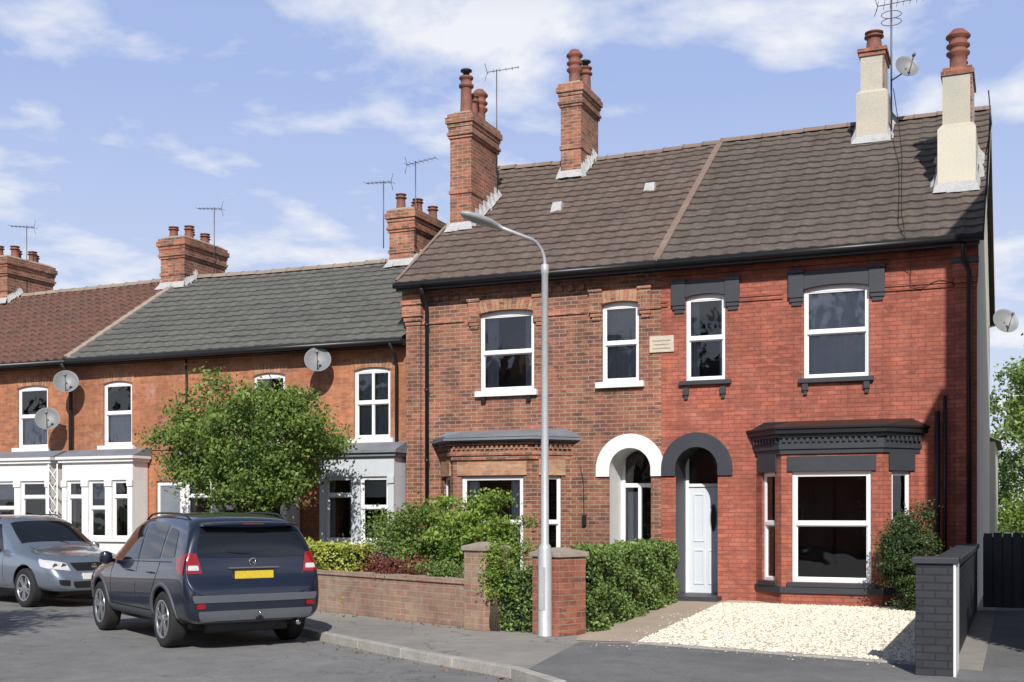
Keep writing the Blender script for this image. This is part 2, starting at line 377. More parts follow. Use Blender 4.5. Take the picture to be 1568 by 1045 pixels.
def pot(mb,x,y,z,h,r,kind=0):
    pr=[(r*1.05,0),(r*1.05,.04),(r*.95,.06),(r*.82,h*.7),(r*.84,h*.72),(r*1.15,h*.74),(r*1.15,h*.8),(r*.85,h*.82),(r*.85,h*.93),(r*1.1,h*.95),(r*1.1,h),(r*.75,h),(r*.7,h*.85)]
    if kind==1:
        pr=[(r*1.1,0),(r*1.1,.06),(r*.85,.09),(r*.85,h*.35),(r*1.2,h*.42),(r*1.2,h*.46),(r*.9,h*.48),(r*.9,h*.56),(r*1.2,h*.6),(r*1.2,h*.64),(r*.9,h*.66),(r*.95,h*.78),(r*1.25,h*.82),(r*1.25,h*.86),(r*.6,h*1.0),(r*.1,h*1.03)]
    mb.lathe((x,y,z),pr,TERRA,18)
    if kind==2:
        mb.lathe((x,y,z+h),[(r*.5,0),(r*.5,.1),(r*.9,.12),(r*.9,.15),(r*.1,.2)],BLACK,14)
def aerial(mb,x,y,z,h,ang,n=9,Ln=.9,el=.16,tilt=0):
    mb.tube([(x,y,z),(x,y,z+h)],.012,ALU,6)
    dx,dy=math.cos(ang),math.sin(ang)
    p0=Vector((x-dx*Ln*.3,y-dy*Ln*.3,z+h-.06)); p1=Vector((x+dx*Ln*.7,y+dy*Ln*.7,z+h-.06+tilt))
    mb.tube([p0,p1],.009,ALU,5)
    for k in range(n):
        p=p0.lerp(p1,k/(n-1)); e=el*(1.25-.4*k/n)
        mb.tube([p+Vector((-dy*e,dx*e,0)),p+Vector((dy*e,-dx*e,0))],.005,ALU,4)
    for s in(-1,1):
        mb.tube([p0+Vector((0,0,0)),p0+Vector((-dx*.06,-dy*.06,s*.2))],.007,ALU,4)
def dish(mb,c,ang,r=.3,tilt=.35):
    M=Matrix.Rotation(ang,3,'Z')@Matrix.Rotation(math.pi/2-tilt,3,'Y')
    M4=M.to_4x4()
    mb.lathe(c,[(.02,-.03),(r*.5,-.01),(r*.85,.03),(r,.06),(r*1.02,.06),(r*1.0,.045),(r*.85,.015),(r*.5,-.025),(.03,-.045)],DISH,24,M4)
    cc=Vector(c); tip=cc+M@Vector((0,0,.38)); low=cc+M@Vector((r*.9,0,.03))
    mb.tube([low,tip],.012,DISH,6); mb.lathe(tuple(tip),[(.03,-.04),(.035,.03),(.02,.05)],DISH,10,M4)
    mb.tube([cc,cc-M@Vector((0,0,.16))],.025,DISH,6)
def flash(mb,x0,x1,y0,y1,ze_y,mat=None):
    mat=mat or MORTAR
    def z(y): return ze_y(y)+.055
    n=7
    for side in(-1,1):
        for k in range(n):
            a=y0+(y1-y0)*k/n; b=y0+(y1-y0)*(k+1)/n; w=.09+random.uniform(-.03,.04); h=.12+random.uniform(0,.05)
            xi=x0-.004 if side<0 else x1+.004; xo=xi+side*w
            mb.add([(xo,a,z(a)),(xo,b,z(b)),(xi,b,z(b)+h),(xi,a,z(b)+h),(xi,a,z(a)-.1),(xo,a,z(a)-.1)],[(0,1,2,3),(0,3,4,5)],mat)
    m=4
    for k in range(m):
        a=x0+(x1-x0)*k/m; b=x0+(x1-x0)*(k+1)/m; w=.15+random.uniform(-.03,.03)
        ea=-.08 if k==0 else 0; eb=.08 if k==m-1 else 0
        mb.add([(a+ea,y0-w,z(y0-w)),(b+eb,y0-w,z(y0-w)),(b,y0-.004,z(y0)+.1),(a,y0-.004,z(y0)+.1)],[(0,1,2,3)],mat)
def stack(mb,x0,x1,y0,y1,zb,zt,mat):
    hb=zt-zb
    mb.box(x0,x1,y0,y1,zb,zt-.52,mat)
    def lay(e,a,b): mb.box(x0-e,x1+e,y0-e,y1+e,zt-b,zt-a,mat)
    lay(.03,.46,.52); lay(.06,.40,.46); lay(.03,.28,.40); lay(.05,.20,.28); lay(.085,.08,.20); lay(.05,.0,.08)
    mb.prism([(x0-.03,y0-.03),(x1+.03,y0-.03),(x1+.03,y1+.03),(x0-.03,y1+.03)],zt,zt+.07,STONE,top=[(x0+.07,y0+.07),(x1-.07,y0+.07),(x1-.07,y1-.07),(x0+.07,y1-.07)])
    zm=zb+hb*.42
    mb.box(x0-.025,x1+.025,y0-.025,y1+.025,zm,zm+.075,mat)
# =================================================================== MAIN PAIR OF HOUSES
XL=-10.68; XP=-5.42; EZ=6.16; EY=-.34; RY=4.8; RZ=9.78
SL=(RZ-EZ)/(RY-EY)
def rz(y): return EZ+(y-EY)*SL
hl=root('brick_house',(-8,4,0)); hr=root('brick_house',(-2.7,4,0))
Fm=Fr(0,0)
def op(a0,a1,z0,z1,rise=0,**k): return dict(a0=a0,a1=a1,z0=z0,z1=z1,rise=rise,**k)
mb=MB()
RS=.055
opsL=[op(-9.09,-7.95,3.97,5.53,RS),op(-6.57,-5.85,4.04,5.54,RS*.9),
      op(-6.42,-5.62,0,2.80,.40,semi=True,dep=.75,rmat=WPAINT),op(-9.5,-7.6,.3,2.7)]
wall(mb,Fm,XL,XP,0,6.1,opsL,BR_L)
def gable(mb,x,zt_e,mat,y0=0,y1=9.6,ry=RY,rzz=RZ-.06):
    mb.add([(x,y0,0),(x,y1,0),(x,y1,zt_e),(x,ry,rzz),(x,y0,zt_e)],[(0,1,2,3,4)],mat)
gable(mb,XL,6.1,BR_L)
mb.add([(XL,9.6,0),(XP,9.6,0),(XP,9.6,6.1),(XL,9.6,6.1)],[(0,1,2,3)],BR_L)
mb.fbox(Fm,XL-.02,XL+.3,0,.06,0,5.35,BR_L)
for i,(e,za,zb) in enumerate(((.02,5.35,5.43),(.05,5.43,5.52),(.08,5.52,5.75),(.11,5.75,5.84),(.08,5.84,6.1))):
    mb.fbox(Fm,XL-.02-e*.6,XL+.3+e*.6,0,.06+e,za,zb,BR_CH)
mb.obj('walls',hl)
mb=MB()
for a,b in((XL+.32,-9.44),(-7.74,-6.91),(-5.62,XP)):
    mb.fbox(Fm,a,b,0,.03,5.36,5.44,BR_CH); 
for a,b in((XL+.32,-9.44),(-7.74,-6.91)):
    k=a+.05
    while k<b-.1: mb.fbox(Fm,k,k+.11,0,.05,5.80,5.92,BR_CH); k+=.22
mb.fbox(Fm,XL+.42,XP,0,.05,5.93,6.02,BR_CH)
lintel(mb,Fm,-9.09,-7.95,5.53,RS,.24,BR_CH,BR_CH); lintel(mb,Fm,-6.57,-5.85,5.54,RS*.9,.24,BR_CH,BR_CH)
vouss(mb,Fr(0,-.052),-9.09,-7.95,5.535,RS,BR_BUFF,BR_CH,.2); vouss(mb,Fr(0,-.052),-6.57,-5.85,5.545,RS*.9,BR_BUFF,BR_CH,.2)
ring(mb,Fm,-6.02,2.40,.40,.665,.04,WPAINT)
mb.fbox(Fm,-5.64,-5.18,0,.03,4.55,4.85,PLAQ)
for j in range(3): mb.fbox(Fm,-5.58+.03*(j%2),-5.24-.03*(j%2),.03,.034,4.61+.07*j,4.63+.07*j,STONE)
mb.obj('brick_trim',hl,bevel=.004)
mb=MB()
window(mb,Fm,-9.09,-7.95,3.97,5.53,mids=(4.72,),top=.05,curt='greysides',room=ROOM2)
window(mb,Fm,-6.57,-5.85,4.04,5.54,mids=(4.77,),top=.05,curt='grey')
mb.fbox(Fm,-9.17,-7.87,-.1,.09,3.86,3.968,WPAINT); mb.fbox(Fm,-6.68,-5.74,-.1,.09,3.93,4.038,WPAINT)
for a in(-9.05,-8.1): mb.fbox(Fm,a,a+.09,0,.06,3.74,3.86,BLACK)
mb.obj('windows',hl,bevel=.003)
mb=MB(); F=Fr(0,.75)
mb.fbox(F,-6.42,-6.34,-.02,.05,0,2.8,WHITE); mb.fbox(F,-5.70,-5.62,-.02,.05,0,2.8,WHITE); mb.fbox(F,-6.34,-5.70,-.02,.05,2.08,2.16,WHITE); mb.fbox(F,-6.34,-5.70,-.02,.03,0,.25,WHITE)
mb.fbox(F,-6.08,-6.02,-.02,.05,.25,2.08,WHITE)
mb.fquad(F,-6.34,-5.70,-.0,.25,2.8,GLASS); mb.fquad(F,-6.9,-5.2,-.6,0,3,ROOM)
curtain(mb,F,-6.34,-6.08,.3,2.0,-.1,CURT)
mb.fbox(Fm,-6.42,-5.62,-.75,.05,-.02,.05,STONE)
mb.fbox(Fm,-6.95,-6.88,0,.07,1.35,1.55,BLACK)
mb.tube([(-7.0,-.02,2.5),(-6.93,-.05,2.2),(-6.92,-.03,1.55)],.008,BLACK,5)
mb.obj('front_door',hl,bevel=.004)
def bay(parent,X0,X1,f0,f1,yf,brickm,trim,lintm,roofm,dent,wcurt,topz=3.12,name='bay_window'):
    mb=MB()
    Ff=Fr(f0,yf); wf=f1-f0
    FL=Fr(X0,0,f0-X0,yf); wl=math.hypot(f0-X0,yf); FR_=Fr(f1,yf,X1-f1,-yf)
    zt=2.72; ws=.18
    of=[op(ws,wf-ws,.41,2.30)]
    wall(mb,Ff,0,wf,0,zt,of,brickm)
    window(mb,Ff,ws,wf-ws,.41,2.30,mids=(1.41,),curt=wcurt,fw=.065)
    for FF in(FL,FR_):
        o=[op(.2,wl-.2,.41,2.30)]
        wall(mb,FF,0,wl,0,zt,o,brickm); window(mb,FF,.2,wl-.2,.41,2.30,mids=(1.41,),fw=.05,curt=None)
        mb.fbox(FF,.13,wl-.13,.0,.035,2.302,2.60,lintm)
        mb.fbox(FF,.13,wl-.13,-.09,.05,.33,.408,lintm)
    mb.fbox(Ff,.1,wf-.1,0,.035,2.302,2.56,lintm)
    mb.fbox(Ff,.1,wf-.1,-.09,.06,.33,.408,lintm)
    def outl(o): return [(X0-o,.02),(f0-.45*o,yf-o),(f1+.45*o,yf-o),(X1+o,.02)]
    for o,a,b,m in((.045,.22,.329,trim),(.04,2.60,2.68,trim),(.07,2.68,2.76,trim),(.05,2.76,2.88,brickm if dent else trim),(.10,2.88,2.94,trim),(.17,2.94,3.02,roofm),(.20,3.02,3.06,roofm)):
        mb.prism(outl(o),a,b,m)
    o=outl(.19); mb.prism(o,3.06,3.20,roofm,top=[(X0+.1,.01),(f0+.1,-.1),(f1-.1,-.1),(X1-.1,.01)])
    for FF,w in((Ff,wf),(FL,wl),(FR_,wl)):
        k=.03
        while k<w-.05:
            mb.fbox(FF,k,k+.05,.05,.085,2.80,2.875,trim); k+=.1
    if dent: mb.prism(outl(.225),2.965,3.01,LEAD)
    return mb.obj(name,parent,bevel=.004)
bay(hl,-9.95,-7.2,-9.39,-7.75,-.6,BR_L,BR_CH,BR_BUFF,LEAD,True,'sides')
bay(hr,-3.68,-.92,-3.12,-1.45,-.6,BR_R,DGREY,DGREY,BLACK,False,None)
mb=MB()
opsR=[op(-2.84,-1.73,3.95,5.57,RS),op(-4.96,-4.23,4.0,5.57,RS*.9),op(-5.15,-4.37,0,2.80,.39,semi=True,dep=.75,rmat=DGREY,lmat=DGREY),op(-3.4,-1.2,.3,2.7)]
wall(mb,Fm,XP,0,0,6.1,opsR,BR_R)
gable(mb,0,6.1,CREAM); mb.add([(XP,9.6,0),(0,9.6,0),(0,9.6,6.1),(XP,9.6,6.1)],[(0,1,2,3)],CREAM)
mb.obj('walls',hr)
mb=MB()
for a,b in((XP,-5.3),(-4.0,-3.2),(-1.5,-.38)): mb.fbox(Fm,a,b,0,.03,5.38,5.45,BR_R); mb.fbox(Fm,a,b,0,.05,5.45,5.49,BR_R)
mb.fbox(Fm,XP,0,0,.05,5.93,6.02,BR_R)
mb.fbox(Fm,-.33,0.0,0,.06,0,5.35,BR_R)
for (e,za,zb) in((.02,5.35,5.43),(.05,5.43,5.52),(.08,5.52,5.75),(.11,5.75,5.84),(.08,5.84,6.1)):
    mb.fbox(Fm,-.33-e*.6,e*.3,0,.06+e,za,zb,BR_R if e<.1 else DGREY)
lintel(mb,Fm,-2.84,-1.73,5.57,RS,.26,DGREY,DGREY,.27); lintel(mb,Fm,-4.96,-4.23,5.57,RS*.9,.26,DGREY,DGREY,.25)
ring(mb,Fm,-4.76,2.40,.39,.66,.045,DGREY)
mb.obj('brick_trim',hr,bevel=.004)
mb=MB()
window(mb,Fm,-2.84,-1.73,3.95,5.57,mids=(4.76,),top=.05,curt='full',room=ROOM2)
window(mb,Fm,-4.96,-4.23,4.0,5.57,mids=(4.77,),top=.05,curt='greysides')
mb.fbox(Fm,-2.92,-1.65,-.1,.08,3.87,3.948,DGREY); mb.fbox(Fm,-5.07,-4.12,-.1,.08,3.92,3.998,DGREY)
for a in(-2.86,-1.82,-5.0,-4.32): mb.fbox(Fm,a,a+.1,0,.06,3.74,3.87,DGREY); mb.fbox(Fm,a+.02,a+.08,0,.04,3.66,3.74,DGREY)
mb.obj('windows',hr,bevel=.003)
mb=MB(); F=Fr(0,.75)
mb.fbox(F,-5.15,-5.09,-.02,.05,0.05,2.8,WHITE); mb.fbox(F,-4.43,-4.37,-.02,.05,0.05,2.8,WHITE)
mb.fbox(F,-5.09,-4.43,-.02,.05,2.08,2.14,WHITE); mb.fbox(F,-5.09,-4.43,-.02,.02,.07,2.07,DOORB)
for a0,a1,z0,z1 in((-5.0,-4.8,.25,.9),(-4.72,-4.52,.25,.9),(-5.0,-4.8,1.05,1.95)):
    for (p0,p1,q0,q1) in((a0,a1,z0,z0+.025),(a0,a1,z1-.025,z1),(a0,a0+.025,z0+.025,z1-.025),(a1-.025,a1,z0+.025,z1-.025)): mb.fbox(F,p0,p1,.02,.034,q0,q1,DOORB)
vs=[(-4.62+.075*math.cos(t*math.pi/12),.725,1.5+.27*math.sin(t*math.pi/12)) for t in range(24)]; mb.add(vs,[tuple(range(24))],CURTG)
vs=[(-4.62+.055*math.cos(t*math.pi/12),.722,1.5+.25*math.sin(t*math.pi/12)) for t in range(24)]; mb.add(vs,[tuple(range(24))],BLACK)
mb.fbox(F,-4.52,-4.5,.02,.06,1.0,1.12,STEEL)
mb.fquad(F,-5.09,-4.43,0.0,2.14,2.8,GLASS); mb.fquad(F,-5.3,-4.2,-.6,0,3,ROOM)
mb.fbox(Fm,-5.25,-4.3,-.75,.35,-.02,.09,DGREY)
mb.obj('front_door',hr,bevel=.004)
# ---- roofs
roof('roof_tiles',XL-.1,XP+.02,EY,EZ,RY,RZ,T_L,hl,sag=.06,course=.33)
roof('roof_tiles',XP+.02,.12,EY,EZ,RY,RZ,T_R,hr,course=.33)
mb=MB()
mb.add([(XL-.1,RY,RZ),(XP,RY,RZ),(XP,9.95,6.12),(XL-.1,9.95,6.12)],[(0,1,2,3)],T_L)
mb.add([(XL-.1,EY,EZ-.02),(XP,EY,EZ-.02),(XP,RY,RZ-.07),(XL-.1,RY,RZ-.07)],[(0,1,2,3)],BLACK)
ridge(mb,XL-.1,XP,RY,RZ+.02,RIDGE,sag=.06)
mb.fbox(Fm,XL-.1,XP,.3,.34,6.0,6.15,DGREY); mb.fbox(Fm,XL-.1,XP,0.0,.30,6.05,6.08,DGREY)
mb.tube([(XL-.12,EY-.06,6.10),(XP,EY-.06,6.10)],.06,BLACK,8)
mb.add([(XL-.13,EY,EZ-.08),(XL-.13,EY,EZ+.06),(XL-.13,RY,RZ+.06),(XL-.13,RY,RZ-.08)],[(0,1,2,3)],MORTAR)
mb.add([(XL-.13,EY,EZ+.07),(XL-.05,EY,EZ+.07),(XL-.05,RY,RZ+.07),(XL-.13,RY,RZ+.07)],[(0,1,2,3)],RIDGE)
for x,y in((-8.35,2.3),(-6.45,2.75)):
    mb.prism([(x-.12,y-.12),(x+.12,y-.12),(x+.12,y+.12),(x-.12,y+.12)],rz(y-.12)-.02,rz(y+.12)+.07,MORTAR,top=[(x-.1,y),(x+.1,y),(x+.1,y+.12),(x-.1,y+.12)])
mb.tube([(-10.2,EY-.05,6.02),(-10.2,-.25,5.9),(-10.2,-.12,5.7),(-10.2,-.12,0)],.04,BLACK,8)
for z in(1.2,2.6,4.0,5.3): mb.lathe((-10.2,-.12,z),[(.05,0),(.05,.06)],BLACK,10)
mb.obj('roof_trim',hl)
mb=MB()
mb.add([(XP,RY,RZ),(.12,RY,RZ),(.12,9.95,6.12),(XP,9.95,6.12)],[(0,1,2,3)],T_R)
mb.add([(XP,EY,EZ-.02),(.12,EY,EZ-.02),(.12,RY,RZ-.07),(XP,RY,RZ-.07)],[(0,1,2,3)],BLACK)
ridge(mb,XP,.12,RY,RZ+.03,RIDGE)
mb.fbox(Fm,XP,.05,.3,.34,6.0,6.15,DGREY); mb.fbox(Fm,XP,.0,0.0,.30,6.05,6.08,DGREY)
mb.tube([(XP,EY-.06,6.10),(.12,EY-.06,6.10)],.06,BLACK,8)
mb.add([(.14,EY,EZ-.1),(.14,EY,EZ+.06),(.14,RY,RZ+.06),(.14,RY,RZ-.1)],[(3,2,1,0)],CREAM)
mb.add([(.14,RY,RZ-.1),(.14,RY,RZ+.06),(.14,9.95,6.16),(.14,9.95,6.0)],[(0,1,2,3)],CREAM)
for k in range(22):
    y0=EY+(RY-EY)*k/22; y1=EY+(RY-EY)*(k+1)/22
    mb.add([(XP-.06,y0,rz(y0)+.09),(XP+.07,y0,rz(y0)+.09),(XP+.07,y1,rz(y1)+.07),(XP-.06,y1,rz(y1)+.07),(XP-.06,y0,rz(y0)),(XP+.07,y0,rz(y0)),(XP+.07,y1,rz(y1)),(XP-.06,y1,rz(y1))],[(0,1,2,3),(4,5,1,0),(5,6,2,1),(7,4,0,3)],RIDGE)
mb.tube([(-.62,-.1,3.3),(-.62,-.1,0)],.045,BLACK,8); mb.tube([(-.5,-.1,3.55),(-.5,-.1,0)],.03,BLACK,8); mb.tube([(-.2,EY-.05,6.02),(-.2,-.2,5.8),(-.12,-.13,5.6),(-.12,-.13,0)],.04,BLACK,8)
mb.tube([(-1.7,4.0,10.2),(-1.55,3.4,9.3),(-1.4,2.4,8.4),(-1.3,1.2,7.5),(-1.2,0,6.7),(-1.1,-.45,6.2)],.008,BLACK,4)
pts=[(-1.1,-.45,6.15),(-1.05,-.06,5.7)]+[(-1.05+.09*k,-.06,5.45-.05*math.sin(k*.9)) for k in range(9)]
mb.tube(pts,.006,BLACK,4)
mb.obj('roof_trim',hr)
# ---- chimneys on pair
mb=MB()
stack(mb,-10.62,-10.12,1.8,3.2,7.2,10.15,BR_CH); flash(mb,-10.62,-10.12,1.8,3.2,rz)
pot(mb,-10.38,2.1,10.18,.85,.14,2); pot(mb,-10.36,2.75,10.18,.78,.15,1); pot(mb,-10.38,2.45,10.18,.55,.12,0)
aerial(mb,-10.1,3.1,9.2,2.3,math.radians(20),6,.7,.1,.1)
mb.tube([(-10.05,3.0,7.6),(-10.08,3.1,9.3)],.01,BLACK,4)
mb.obj('chimney',hl)
mb=MB()
stack(mb,-8.87,-8.39,3.9,5.1,8.7,11.25,BR_CH); flash(mb,-8.87,-8.39,3.9,4.8,rz)
pot(mb,-8.63,4.15,11.28,.8,.15,1); pot(mb,-8.6,4.8,11.28,.62,.14,2)
mb.obj('chimney',hl)
mb=MB()
mb.box(-2.42,-1.8,3.88,4.9,8.9,10.15,CHREND); mb.prism([(-2.42,3.88),(-1.8,3.88),(-1.8,4.9),(-2.42,4.9)],10.15,10.22,CHREND,top=[(-2.35,3.95),(-1.87,3.95),(-1.87,4.83),(-2.35,4.83)])
mb.box(-2.34,-1.88,3.96,4.82,10.2,10.92,CHREND); mb.box(-1.905,-1.872,3.95,3.99,10.2,10.92,BR_CH)
mb.box(-2.37,-1.85,3.93,4.85,10.92,11.0,BR_PIER); mb.box(-2.4,-1.82,3.9,4.88,11.0,11.07,BR_PIER)
flash(mb,-2.42,-1.8,3.88,4.8,rz); pot(mb,-2.1,4.2,11.07,.40,.17,0)
mb.tube([(-1.75,4.1,9.3),(-1.75,4.1,12.5)],.02,ALU,6)
aerial(mb,-1.75,4.1,11.3,1.55,math.radians(200),11,1.1,.28,.25); aerial(mb,-1.75,4.1,10.4,1.6,math.radians(10),8,.9,.2,.1)
for z in(11.6,11.75): mb.tube([(-1.75+.2*math.cos(t*.5236),4.1+.2*math.sin(t*.5236),z) for t in range(13)],.008,ALU,4)
dish(mb,(-1.45,3.9,10.55),math.radians(-60),.24); mb.tube([(-1.75,4.1,10.4),(-1.5,4.0,10.5)],.015,ALU,5)
mb.obj('chimney',hr)
mb=MB()
mb.box(-.7,-.06,1.32,2.6,6.9,8.45,CREAM); mb.prism([(-.7,1.32),(-.06,1.32),(-.06,2.6),(-.7,2.6)],8.45,8.55,CHREND,top=[(-.62,1.4),(-.12,1.4),(-.12,2.5),(-.62,2.5)])
mb.box(-.62,-.12,1.4,2.5,8.53,9.42,CHREND); mb.box(-.15,-.117,1.39,1.43,8.55,9.42,BR_CH)
mb.box(-.65,-.09,1.37,2.53,9.42,9.5,BR_PIER); mb.box(-.62,-.12,1.4,2.5,9.5,9.56,BR_PIER)
flash(mb,-.7,-.06,1.32,2.6,rz); pot(mb,-.37,1.7,9.56,.76,.17,1); pot(mb,-.37,2.25,9.56,.45,.13,0)
mb.obj('chimney',hr)
mb=MB()
dish(mb,(.34,8.5,6.0),math.radians(-60),.3); mb.tube([(0,8.5,5.9),(.2,8.55,5.95),(.3,8.55,6.0)],.02,DISH,6)
mb.tube([(.15,1.2,9.0),(.2,1.2,8.4),(.1,1.3,7.9)],.01,BLACK,4)
mb.obj('satellite_dish',hr)
mb=MB(); mb.box(-3.4,.12,9.61,14,0,3.3,CREAM); mb.prism([(-3.5,9.62),(.25,9.62),(.25,14.1),(-3.5,14.1)],3.3,4.2,T_R,top=[(-3.5,9.62),(-1.6,9.62),(-1.6,14.1),(-3.5,14.1)]); mb.obj('rear_wing',hr)
# =================================================================== TERRACE
def terrace(name,x0,x1,tile,wins,bays,door,stacks,pan,rmat):
    rt=root(name,((x0+x1)/2,4,0)); Y=.12; F=Fr(0,Y); mb=MB(); ops=[op(a,b,3.12,4.58,.06) for a,b in wins]
    if door: ops.append(op(door[0],door[1],.05,2.3))
    for b in bays: ops.append(op(b[0]+.15,b[1]-.15,.3,2.5))
    wall(mb,F,x0,x1,0,5.1,ops,BR_T)
    mb.add([(x0,9,0),(x1,9,0),(x1,9,5.1),(x0,9,5.1)],[(0,1,2,3)],BR_T)
    gable(mb,x0,5.1,BR_T,Y,9,4.0,7.6)
    mb.fbox(F,x0,x1,0,.03,2.99,3.04,BR_CH)
    mb.obj('walls',rt)
    mb=MB()
    for i,(a,b) in enumerate(wins):
        vouss(mb,F,a,b,4.585,.06,BR_BUFF,BR_T,.2)
        window(mb,F,a,b,3.12,4.58,mids=(3.86,),mull=((a+b)/2,) if i==2 else (),top=.04,curt=('half','sides','grey')[i%3])
        mb.fbox(F,a-.1,b+.1,-.1,.09,3.03,3.118,WPAINT)
    if door:
        mb.fbox(F,door[0],door[0]+.07,-.12,-.05,.05,2.3,WHITE); mb.fbox(F,door[1]-.07,door[1],-.12,-.05,.05,2.3,WHITE); mb.fbox(F,door[0]+.07,door[1]-.07,-.12,-.05,2.2,2.3,WHITE)
        mb.fbox(F,door[0]+.07,door[1]-.07,-.12,-.07,.05,2.2,LEAD)
    mb.obj('windows',rt,bevel=.003)
    for b0,b1,mt,rm in bays:
        mb=MB(); FF=Fr(0,-.42); h=2.72; w=b1-b0
        n=3 if w>1.9 else 2
        mb.fbox(FF,b0,b1,-.5,0,.0,.95,mt); mb.fbox(FF,b0,b1,-.5,0,2.32,h,mt)
        mb.fbox(FF,b0-.06,b1+.06,-.5,.07,h,h+.07,rm); mb.fbox(FF,b0-.1,b1+.1,-.5,.12,h+.07,h+.13,rm)
        mb.prism([(b0-.1,-.54),(b1+.1,-.54),(b1+.1,.1),(b0-.1,.1)],h+.13,h+.3,LEAD,top=[(b0-.1,-.1),(b1+.1,-.1),(b1+.1,.1),(b0-.1,.1)])
        mb.fbox(FF,b0,b1,0,.06,.95,1.02,WPAINT)
        ed=[b0+w*k/n for k in range(n+1)]
        for k in range(n+1):
            c=ed[k]; lo,hi=(c,c+.13) if k==0 else ((c-.13,c) if k==n else (c-.09,c+.09))
            mb.fbox(FF,lo,hi,-.12,.012,1.02,2.32,mt)
            mb.fbox(FF,lo-.01,hi+.01,.0,.04,2.18,2.32,mt)
        for k in range(n):
            lo=ed[k]+(.13 if k==0 else .09); hi=ed[k+1]-(.13 if k==n-1 else .09)
            window(mb,FF,lo,hi,1.02,2.32,mids=(1.95,) if k!=1 else (1.7,),fw=.045,curt=('sides','blind',None)[k%3])
        for s in((b0,b0+.02),(b1-.02,b1)): mb.fbox(FF,s[0],s[1],-.5,-.12,1.02,2.32,mt)
        mb.obj('bay_window',rt,bevel=.004)
    roof('roof_tiles',x0,x1,-.2,5.1,4.0,7.68,tile,rt,course=.33,per=.3 if not pan else .26,amp=.012 if not pan else .034,pan=pan,sag=.06)
    mb=MB(); mb.add([(x0,4,7.66),(x1,4,7.66),(x1,9.2,5.1),(x0,9.2,5.1)],[(0,1,2,3)],tile)
    mb.add([(x0,-.2,5.08),(x1,-.2,5.08),(x1,4,7.6),(x0,4,7.6)],[(0,1,2,3)],BLACK)
    ridge(mb,x0,x1,4,7.71,rmat,sag=.06)
    mb.tube([(x0,-.27,5.03),(x1,-.27,5.03)],.06,BLACK,8); mb.fbox(F,x0,x1,0.0,.3,4.96,5.08,BLACK)
    mb.obj('roof_trim',rt)
    tz=lambda y:5.1+(y+.2)*(2.58/4.2)
    for (a,b,y0,y1,zt,pots,aer) in stacks:
        mb=MB(); stack(mb,a,b,y0,y1,7.0,zt,BR_CH); flash(mb,a,b,y0,4.0,tz)
        for k in range(pots): pot(mb,(a+b)/2+(.12 if k%2 else -.12),y0+.2+(y1-y0-.4)*k/(pots-1),zt+.04,.34+random.uniform(-.05,.05),.12,0)
        for (ax,ay,h,an) in aer: aerial(mb,ax,ay,zt-.9,h,an,7,.75,.13,.08); 
        mb.obj('chimney',rt)
    return rt
ta=terrace('brick_house',-19.35,-10.7,T_G,[(-18.6,-17.78),(-14.5,-13.7),(-12.01,-11.16)],
   [(-19.3,-17.3,WPAINT,WPAINT),(-16.0,-13.3,WPAINT,LEAD),(-12.5,-10.78,plain('bay_grey',(.55,.58,.61),.6,.08),LEAD)],(-17.1,-16.4),
   [(-13.1,-12.45,3.6,5.2,8.75,4,[(-13.2,3.5,1.6,math.radians(170)),(-12.4,3.6,2.0,math.radians(0))])],False,RIDGE2)
tb=terrace('brick_house',-33,-19.35,T_O,[(-21.18,-20.25),(-24.6,-23.7),(-27.5,-26.6)],
   [(-22.6,-19.65,WPAINT,WPAINT),(-27,-24.4,WPAINT,WPAINT)],None,
   [(-19.75,-19.0,3.5,5.2,8.65,5,[(-18.9,4.6,1.9,math.radians(180))]),(-25.75,-25.0,3.5,5.2,8.65,5,[(-25.0,4.2,1.9,math.radians(190))]),(-32,-31.2,3.5,5.2,8.65,5,[])],True,RIDGE2)
mb=MB()
tz=lambda y:5.1+(y+.2)*(2.58/4.2)
for k in range(16):
    y0=-.2+4.2*k/16; y1=-.2+4.2*(k+1)/16
    mb.add([(-19.45,y0,tz(y0)+.10),(-19.27,y0,tz(y0)+.10),(-19.27,y1,tz(y1)+.08),(-19.45,y1,tz(y1)+.08),(-19.45,y0,tz(y0)),(-19.27,y0,tz(y0)),(-19.27,y1,tz(y1)),(-19.45,y1,tz(y1))],[(0,1,2,3),(4,5,1,0),(5,6,2,1),(7,4,0,3)],STONE)
mb.tube([(-19.45,-.3,5.0),(-19.45,-.05,4.75),(-19.45,-.0,4.6),(-19.45,0,0)],.045,BLACK,8)
mb.tube([(-16.2,.02,5.0),(-16.2,.02,3.1)],.02,BLACK,6)
mb.tube([(-10.95,-.3,5.0),(-10.95,-.05,4.75),(-10.95,-.0,4.6),(-10.95,0,0)],.035,BLACK,8)
dish(mb,(-19.25,-.35,4.55),math.radians(-50),.27); mb.tube([(-19.25,.1,4.5),(-19.25,-.25,4.5)],.02,DISH,6)
dish(mb,(-19.75,-.4,3.72),math.radians(-50),.27); mb.tube([(-19.7,.1,3.6),(-19.75,-.3,3.65)],.02,DISH,6)
dish(mb,(-12.62,-.3,4.72),math.radians(-60),.27); mb.tube([(-12.6,.1,4.3),(-12.6,-.2,4.6)],.02,DISH,6)
mb.obj('dishes_and_pipes',ta)
mb=MB()
for k in range(7):
    mb.tube([(-19.62+0*k,-.5,.5+.3*k),(-19.38,-.5,.8+.3*k)],.012,WPAINT,4); mb.tube([(-19.38,-.5,.5+.3*k),(-19.62,-.5,.8+.3*k)],.012,WPAINT,4)
mb.tube([(-19.63,-.5,0),(-19.63,-.5,2.7)],.018,WPAINT,4); mb.tube([(-19.37,-.5,0),(-19.37,-.5,2.7)],.018,WPAINT,4)
mb.obj('garden_trellis')
